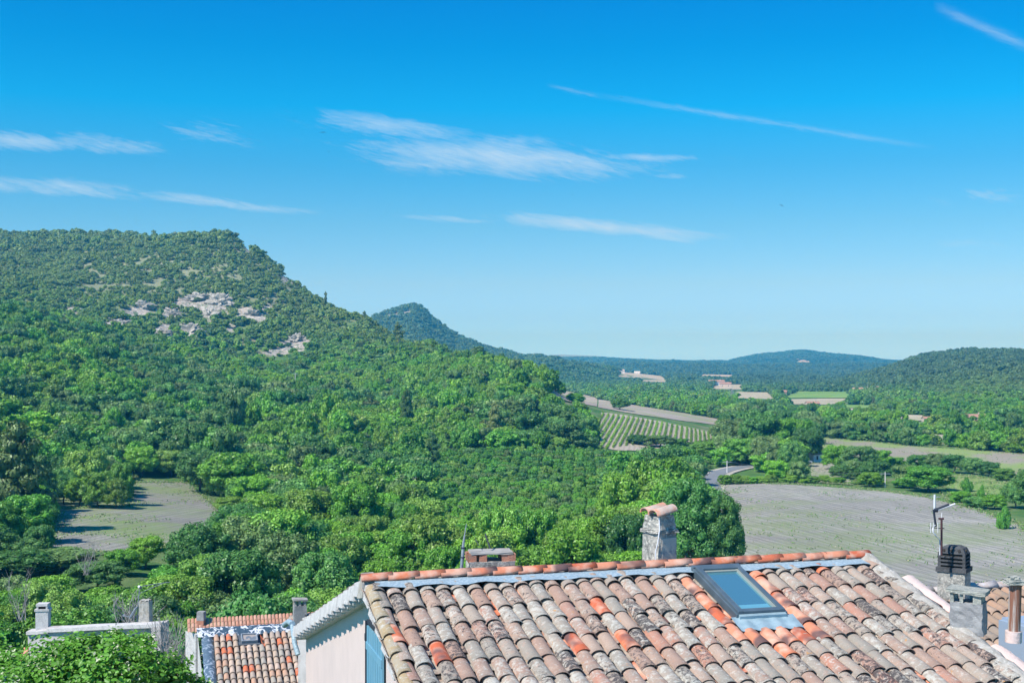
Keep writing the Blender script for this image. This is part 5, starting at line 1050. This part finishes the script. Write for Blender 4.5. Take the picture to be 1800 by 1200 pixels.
# bare dead shrubs by the white house
def dead(px, py, Yd, h, n, label, seed):
    rg = random.Random(seed); mb = MB(); base = P(px, py, Yd)
    for k in range(n):
        a = rg.uniform(0, 6.28); sp_ = rg.uniform(.15, .9); p = base+Vector((rg.uniform(-.3, .3), rg.uniform(-.3, .3), 0)); pts_ = [p]
        dr = Vector((math.cos(a)*sp_, math.sin(a)*sp_, 1)).normalized()
        for i in range(4):
            p = p+dr*h*rg.uniform(.2, .3); dr = (dr+Vector((rg.uniform(-.35, .35), rg.uniform(-.35, .35), rg.uniform(-.2, .25)))).normalized(); pts_.append(p)
            for _ in range(2):
                e_ = (dr+Vector((rg.uniform(-.9, .9), rg.uniform(-.9, .9), rg.uniform(-.3, .6)))).normalized(); mb.tube([p, p+e_*h*.13, p+e_*h*.24+Vector((0, 0, .03))], [.010, .007, .003], 3, cap=False)
        mb.tube(pts_, [.03, .02, .015, .01, .005], 4, cap=False)
    o = mb.build('dead_shrub', M['deadwood']); tag(o, label, 'shrub')
dead(300, 1215, 47.5, 2.3, 44, 'tangle of bare grey branches between the white and the small tiled house', 3)
dead(232, 1118, 52.5, 1.6, 20, 'bare grey twigs around the satellite dish', 5)
dead(150, 1010, 150, 4.5, 14, 'bare pale branches at the near edge of the small clearing', 6)
dead(40, 1090, 90, 3.0, 10, 'bare pale stem at the left edge above the fig', 8)
for k_, (sx_, sy2, lb) in enumerate([(565, 845, 'bare grey snag left of the yellow green tree'), (655, 830, 'bare grey snag in the slope above the left end of the ridge'), (690, 770, 'thin dead trunk in the middle of the slope'), (540, 700, 'pale dead tree on the upper slope'), (20, 720, 'bare dead tree above the tall pines'), (210, 655, 'dead tree under the tilted pale slab'), (730, 905, 'bare branches at the left border of the planted plot')]):
    hp = hit(sx_, sy2, 120); rg_ = random.Random(k_+50); mb = MB(); h_ = rg_.uniform(7, 10); mb.tube([hp, hp+Vector((.2, 0, h_*.5)), hp+Vector((.1, 0, h_))], [.22, .14, .04], 5)
    for q_ in range(16):
        z_ = h_*rg_.uniform(.35, .95); a = rg_.uniform(0, 6.28); l_ = (h_-z_)*.45+.6; mb.tube([hp+Vector((.1, 0, z_)), hp+Vector((math.cos(a)*l_*.6, math.sin(a)*l_*.6, z_+l_*.3)), hp+Vector((math.cos(a)*l_, math.sin(a)*l_, z_+l_*.7))], [.07, .05, .02], 3, cap=False)
    tag(mb.build('dead_tree', M['deadwood']), lb, 'tree')
# ------------------------------------------------------------------ fig tree in the lower left corner
rg = np.random.default_rng(90); fg = empty('fig_tree', P(170, 1500, 24), 'leafy tree with broad glossy leaves and pale blossom filling the lower left corner', 'tree'); FI = Matrix.Translation(-fg.location)
LV = []; LF = []; BV = []; BF = []
lobes = [(-10, 1200, 60, 26), (40, 1212, 60, 24.6), (100, 1165, 40, 24.2), (150, 1158, 40, 23.8), (185, 1160, 40, 24.4), (218, 1152, 36, 24), (240, 1160, 36, 23.6), (160, 1128, 14, 24.2), (125, 1135, 13, 24), (120, 1200, 70, 23.4), (210, 1200, 70, 23), (290, 1205, 50, 24), (330, 1222, 34, 24.4), (60, 1240, 70, 23), (355, 1215, 20, 24.6), (5, 1165, 20, 25), (256, 1124, 12, 24), (206, 1122, 14, 24.2), (300, 1185, 26, 24.5)]
pl = []; nl_ = []
for lx, lyy, lr, lY in lobes:
    c_ = np.array(P(lx, lyy, lY)); r_ = lr*lY/F; n_ = int(5200*r_*r_+40)
    d_ = rg.normal(size=(n_, 3)); d_ /= np.linalg.norm(d_, axis=1)[:, None]; rr = r_*rg.uniform(.62, 1.22, n_)[:, None]*(1+.25*np.sin(d_[:, :1]*9+lx)*np.cos(d_[:, 2:]*8))
    pl.append(c_+d_*rr); nn2 = d_*.6+np.array([0, -.25, .8])+rg.normal(size=(n_, 3))*.45; nl_.append(nn2/np.linalg.norm(nn2, axis=1)[:, None])
pl = np.vstack(pl); nl_ = np.vstack(nl_); k_ = len(pl)
r3 = rg.normal(size=(k_, 3)); t1 = np.cross(nl_, r3); t1 /= np.linalg.norm(t1, axis=1)[:, None]; t2 = np.cross(nl_, t1); s_ = rg.uniform(.028, .062, k_)[:, None]
ring = [(1.15, 0, -.15), (.45, .62, .05), (-.5, .55, .0), (-1.0, 0, -.1), (-.5, -.55, .0), (.45, -.62, .05)]
vv_ = np.stack([pl+t1*s_*a+t2*s_*b_+nl_*s_*c_ for a, b_, c_ in ring], 1).reshape(-1, 3)
fo_ = np.arange(k_)*6; ff = np.concatenate([np.stack([fo_, fo_+1, fo_+2, fo_+3], 1), np.stack([fo_, fo_+3, fo_+4, fo_+5], 1)])
o = link(bpy.data.objects.new('crown', mesh_np('crown', vv_, ff, M['ivy']))); o.parent = fg; o.matrix_local = FI
bsel = rg.choice(k_, 3600); cl2 = pl[bsel]; cen = cl2[rg.integers(0, 160, 3600)]+rg.normal(size=(3600, 3))*.07
v, f = leaf_quads(cen, nl_[bsel], .030, rg)
o = link(bpy.data.objects.new('blossom', mesh_np('blossom', v, f, M['blossom']))); o.parent = fg; o.matrix_local = FI
q = MB(); b_ = P(170, 1500, 24)
for lx, lyy, lr, lY in lobes: e_ = P(lx, lyy, lY); q.tube([b_, b_.lerp(e_, .5)+Vector((random.uniform(-.2, .2), 0, .1)), e_], [.09, .05, .012], 6)
q.build('trunk', M['bark'], fg, FI)
# ------------------------------------------------------------------ vines
vg_c = vg_n = 0
pT = [hit(x, y) for x, y in ((1061, 729), (1112, 736), (1160, 744), (1210, 754), (1252, 764))]
rows = 24
for k in range(rows):
    s_ = k/(rows-1)*4; i_ = min(3, int(s_)); tp = pT[i_].lerp(pT[i_+1], s_-i_)
    dirv = Vector((-.16, -1, 0)).normalized(); Lr = 140-k*3.6; mb_v = []; mb_n = []; rgv = np.random.default_rng(k)
    n_ = int(Lr*26); t_ = rgv.uniform(0, Lr, n_); off = rgv.normal(size=(n_, 2))*.22
    x = tp.x+dirv.x*t_+off[:, 0]+1.5*np.sin(t_/70); y = tp.y+dirv.y*t_+off[:, 1]; zz_ = H(900+F*x/y, y)+rgv.uniform(.25, 1.5, n_)
    nn2 = rgv.normal(size=(n_, 3))+np.array([0, 0, .7]); nn2 /= np.linalg.norm(nn2, axis=1)[:, None]
    v, f = leaf_quads(np.stack([x, y, zz_], 1), nn2, .26, rgv); c_ = v.mean(0)
    o = link(bpy.data.objects.new('vine_row', mesh_np('vine_row', v-np.array([tp.x, tp.y, tp.z]), f, M['vine']))); o.location = tp
    tag(o, 'leftmost row of vines in the sloping vineyard' if k == 0 else 'rightmost row of vines, ending by the cypress' if k == rows-1 else 'leafy row of vines running down the sloping vineyard', 'vine row', 'rows of vines in the vineyard')
# ------------------------------------------------------------------ farmhouses in the valley
def farm(px, py, w_, d_, h_, rot, label, roofm='farroof', wallm='farwall', wins=3, chim=True, Yd=None):
    p = hit(px, py, 300) if Yd is None else Vector(((px-900)/F*Yd, Yd, float(H(px, Yd)))); o = empty('farmhouse', p, label, 'house', None, R(rot)); hw, hd = w_/2, d_/2; rh = d_*.22
    b_ = MB(); b_.raw([(-hw, -hd, -1), (hw, -hd, -1), (hw, hd, -1), (-hw, hd, -1), (-hw, -hd, h_), (hw, -hd, h_), (hw, hd, h_), (-hw, hd, h_), (-hw, 0, h_+rh), (hw, 0, h_+rh)],
        [(0, 1, 5, 4), (2, 3, 7, 6), (1, 2, 6, 9, 5), (3, 0, 4, 8, 7)]); b_.build('wall', M[wallm], o)
    r_ = MB()
    for sg in (-1, 1): r_.raw([(-hw-.4, sg*(hd+.5), h_-.1), (hw+.4, sg*(hd+.5), h_-.1), (hw+.4, 0, h_+rh+.08), (-hw-.4, 0, h_+rh+.08), (-hw-.4, sg*(hd+.5), h_+.1), (hw+.4, sg*(hd+.5), h_+.1), (hw+.4, 0, h_+rh+.3), (-hw-.4, 0, h_+rh+.3)], [(0, 1, 2, 3), (4, 5, 6, 7), (0, 1, 5, 4), (1, 2, 6, 5), (3, 0, 4, 7)])
    ro = r_.build('roof', M[roofm], o)
    if chim: c_ = MB(); c_.box(hw*.5-.4, hw*.5+.4, -.9, -.1, h_+rh-.6, h_+rh+1.1); c_.box(hw*.5-.5, hw*.5+.5, -1.0, 0, h_+rh+1.1, h_+rh+1.25); c_.build('chimney', M[wallm], ro)
    for k in range(wins):
        x_ = -hw+w_*(k+.5)/wins; q = MB(); q.box(x_-.55, x_+.55, -hd-.04, -hd+.02, h_*.35, h_*.35+1.5); wn = q.build('window', M['farpane'], o)
    return o
farm(1429, 811, 9, 8, 3.2, 38, 'farmhouse with brown roof half hidden by oaks beside the road', 'farroof', 'white', 2, False)
farm(1706, 741, 20, 8, 3.0, -4, 'long low farmhouse at the foot of the right hill'); farm(1716, 749, 12, 6, 2.6, 5, 'small pale shed below the long low farmhouse', 'farroof', 'farwall', 2, False)
farm(1632, 742, 7, 5, 2.4, 6, 'small cottage left of the long farmhouse', 'farroof', 'farwall', 2); farm(1428, 716, 11, 7, 3.5, 10, 'farmhouse at the edge of the pale stubble field')
farm(1516, 695, 20, 10, 6, -12, 'big pale house where the right hill meets the plain'); farm(1535, 697, 14, 8, 5, 15, 'pale house just right of the big pale one', wins=2); farm(1550, 690, 12, 8, 5, 0, 'small house highest at the foot of the right hill', wins=2)
farm(1259, 678, 26, 12, 7, 5, 'white building of the far hamlet in the valley middle', 'farroof', 'white'); farm(1275, 681, 18, 9, 6, -10, 'lower house of the far hamlet', wins=2); farm(1088, 656, 22, 10, 6, 8, 'far pale building on the quarry terraces', 'farwall', 'white', 3, False); farm(1120, 657, 16, 9, 5, -5, 'farthest white building right of the quarry terraces', 'white', 'white', 3, False); farm(1375, 700, 8, 8, 7, 0, 'tiny dark hut on the green far field', 'farroof', 'farwall', 1, False)
# car by the farmhouse
pc_ = hit(1424, 813, 300)+Vector((-3, -7, .35)); ca = empty('parked_car', pc_, 'pale blue car parked in front of the farmhouse by the road', 'car', None, R(20)); q = MB()
prof_ = [(-2.0, .3), (-2.05, .75), (-1.5, .92), (-.95, 1.4), (.6, 1.42), (1.2, .95), (1.95, .82), (2.05, .35)]
vs = [(x_, s__*.82, z_) for s__ in (-1, 1) for x_, z_ in prof_]; n8 = len(prof_); q.raw(vs, [tuple(range(n8)), tuple(range(2*n8-1, n8-1, -1))]+[(i, (i+1) % n8, (i+1) % n8+n8, i+n8) for i in range(n8)]); q.build('body', M['carpaint'], ca, None, .06)
for x_ in (-1.25, 1.3):
    for y_ in (-.82, .82): q = MB(); q.tube([(x_, y_-.1, .32), (x_, y_+.1, .32)], .32, 14); q.build('wheel', M['iron'], ca)
q = MB(); 
for y_ in (-.83, .83): q.raw([(-1.3, y_, .95), (.9, y_, .95), (.5, y_, 1.32), (-.85, y_, 1.32)], [(0, 1, 2, 3)])
q.build('window', M['farpane'], ca)
# ------------------------------------------------------------------ poles, pylon, wires
def pole(px, pyb_, pyt_, label):
    p = hit(px, pyb_); h_ = (pyb_-pyt_)/F*p.y; o = empty('utility_pole', p, label, 'utility pole'); q = MB(); q.tube([(0, 0, -.4), (0, 0, h_)], [.17, .12], 8); q.build('post', M['white'], o)
    q = MB(); q.box(-1.6, 1.6, -.08, .08, h_-.7, h_-.5); q.build('crossarm', M['steel'], o)
    for x_ in (-1.4, 0, 1.4): q = MB(); q.tube([(x_, 0, h_-.5), (x_, 0, h_-.25)], .06, 6); q.build('insulator', M['farpane'], o)
    return p+Vector((0, 0, h_-.3))
tp1 = pole(1278, 833, 809, 'pale utility pole standing beside the road bend'); tp2 = pole(1556, 856, 829, 'pale utility pole between the bright round tree and the oaks'); tp3 = pole(1643, 884, 869, 'pole stub standing on the border of the large field'); pole(519, 690, 655, 'pale bare pole in the wooded slope of the big hill'); pole(807, 757, 733, 'pale bare pole low in the wooded spur')
q = MB()
for a, b_ in ((tp1, tp2), (tp1, P(1210, 800, 560))):
    q.tube([a.lerp(b_, i/12)+Vector((0, 0, -4*(i/12)*(1-i/12)*1.5)) for i in range(13)], .02, 3, cap=False)
o = q.build('power_line', M['steel']); tag(o, 'thin overhead wire from the pole by the road bend', 'wire')
pp = hit(1287, 712); py_ = empty('power_pylon', pp, 'lattice power pylon standing in the valley trees', 'pylon'); q = MB(); hh = (712-684)/F*pp.y
for sx_ in (-1, 1):
    for sy_ in (-1, 1): q.tube([(sx_*2.6, sy_*2.6, 0), (sx_*.5, sy_*.5, hh)], .16, 4)
for k in range(6):
    za, zb_ = hh*k/6, hh*(k+1)/6; wa_, wb_ = 2.6-2.1*k/6, 2.6-2.1*(k+1)/6
    for sy_ in (-1, 1): q.tube([(-wa_, sy_*wa_, za), (wb_, sy_*wb_, zb_)], .09, 3); q.tube([(wa_, sy_*wa_, za), (-wb_, sy_*wb_, zb_)], .09, 3)
q.build('lattice_tower', M['steel'], py_)
for z_ in (.72, .84, .96): q = MB(); q.tube([(-4.2, 0, hh*z_), (4.2, 0, hh*z_)], .16, 4); q.build('crossarm', M['steel'], py_)
# ------------------------------------------------------------------ birds
def bird(px, py, d_, span, roll, head, label):
    q = MB(); q.tube([(-.34, 0, 0), (-.2, 0, .01), (0, 0, .02), (.16, 0, .01), (.25, 0, 0)], [.015, .05, .075, .05, .008], 6)
    for s__ in (-1, 1):
        vs = [(.10, 0, .03), (-.08, 0, .03), (.08, s__*.30, .10), (-.07, s__*.28, .09), (-.02, s__*.62, .05), (-.12, s__*.60, .05), (-.22, s__*1.0, -.02)]
        q.raw(vs, [(0, 2, 3, 1), (2, 4, 5, 3), (4, 6, 5)]); q.raw([(x_, y_, z_-.014) for x_, y_, z_ in vs], [(1, 3, 2, 0), (3, 5, 4, 2), (5, 6, 4)])
    q.raw([(-.32, 0, .01), (-.5, .09, .01), (-.44, 0, .01), (-.5, -.09, .01)], [(0, 1, 2), (0, 2, 3)])
    o = q.build('flying_bird', M['bird']); o.scale = [span/2]*3; o.location = P(px, py, d_); o.rotation_euler = (R(roll), R(-32), R(head)); tag(o, label, 'bird')
bird(568, 233, 58, .36, 0, 84, 'nearest bird with spread wings above the left of the long white cloud'); bird(578, 267, 120, .36, 40, 20, 'small bird just below the nearest spread winged one'); bird(1092, 172, 130, .32, 30, 50, 'tiny bird on the upper vapour trail'); bird(1007, 342, 120, .34, 20, 70, 'tiny bird between the two white clouds'); bird(1374, 361, 80, .36, 35, 40, 'dark bird alone in the right half of the sky')
# ------------------------------------------------------------------ rocks standing out on the big hill
rk = [(283, 588, 20, 12), (331, 582, 22, 16), (385, 528, 24, 18), (370, 552, 16, 14), (208, 572, 26, 12), (252, 538, 20, 10), (343, 632, 24, 8), (345, 524, 22, 10), (508, 488, 14, 10), (437, 432, 8, 10), (105, 562, 12, 5), (445, 552, 14, 7), (520, 596, 14, 10), (306, 552, 14, 8)]
nmr = ['twin pale slabs low on the hill, left one', 'twin pale slabs low on the hill, right one', 'tall pale crag highest in the bare patch', 'streaked crag below the highest one', 'tilted pale slab on the left of the bare patch', 'ridge of pale stones above the tilted slab', 'lowest pale rock band of the bare patch', 'flat pale rocks at the top left of the highest crag', 'narrow rock rib under the skyline of the slope', 'pale rock at the shoulder of the skyline', 'small lone rock far left on the hill', 'brownish rocks right of the bare patch', 'rocks in the scree on the lower right of the hill', 'stones between the tilted and the twin slabs']
for (x_, y_, a_w, a_h), lb in zip(rk, nmr):
    p = hit(x_, y_+a_h*.4, 500); s_ = p.y/F; bm = bmesh.new(); bmesh.ops.create_icosphere(bm, subdivisions=4, radius=1); rs = random.uniform(0, 99)
    from mathutils import noise as mnz
    for v in bm.verts:
        c_ = v.co.copy(); n_ = mnz.fractal(c_*1.6+Vector((rs, 0, 0)), .8, 2.1, 5); q_ = mnz.cell(c_*2.6+Vector((0, rs, 0))); k = 1+.55*n_+.34*q_
        v.co = Vector((c_.x*a_w*s_*.85*k, c_.y*4*k, c_.z*a_h*s_*.8*k))
    me_ = bpy.data.meshes.new('rock_outcrop'); bm.to_mesh(me_); bm.free(); me_.materials.append(M['rock']); o = link(bpy.data.objects.new('rock_outcrop', me_)); o.location = p+Vector((0, 2.0, a_h*s_*.30)); o.rotation_euler = (R(-35), R(random.uniform(-14, 14)), 0); tag(o, lb, 'rock')
# ------------------------------------------------------------------ air
m_, t = mat('haze'); pv = t.add('ShaderNodeVolumePrincipled', {'Color': (.05, .54, 1.0, 1), 'Absorption Color': (1, 1, 1, 1), 'Density': 1.7e-4, 'Anisotropy': .1})
t.l.new(pv.outputs[0], t.out.inputs[1])
hz = MB().box(-15800, 15800, -500, 12800, -51, 260).build('haze', m_); tag(hz, 'thin blue haze filling the valley', None, None, 'stuff')
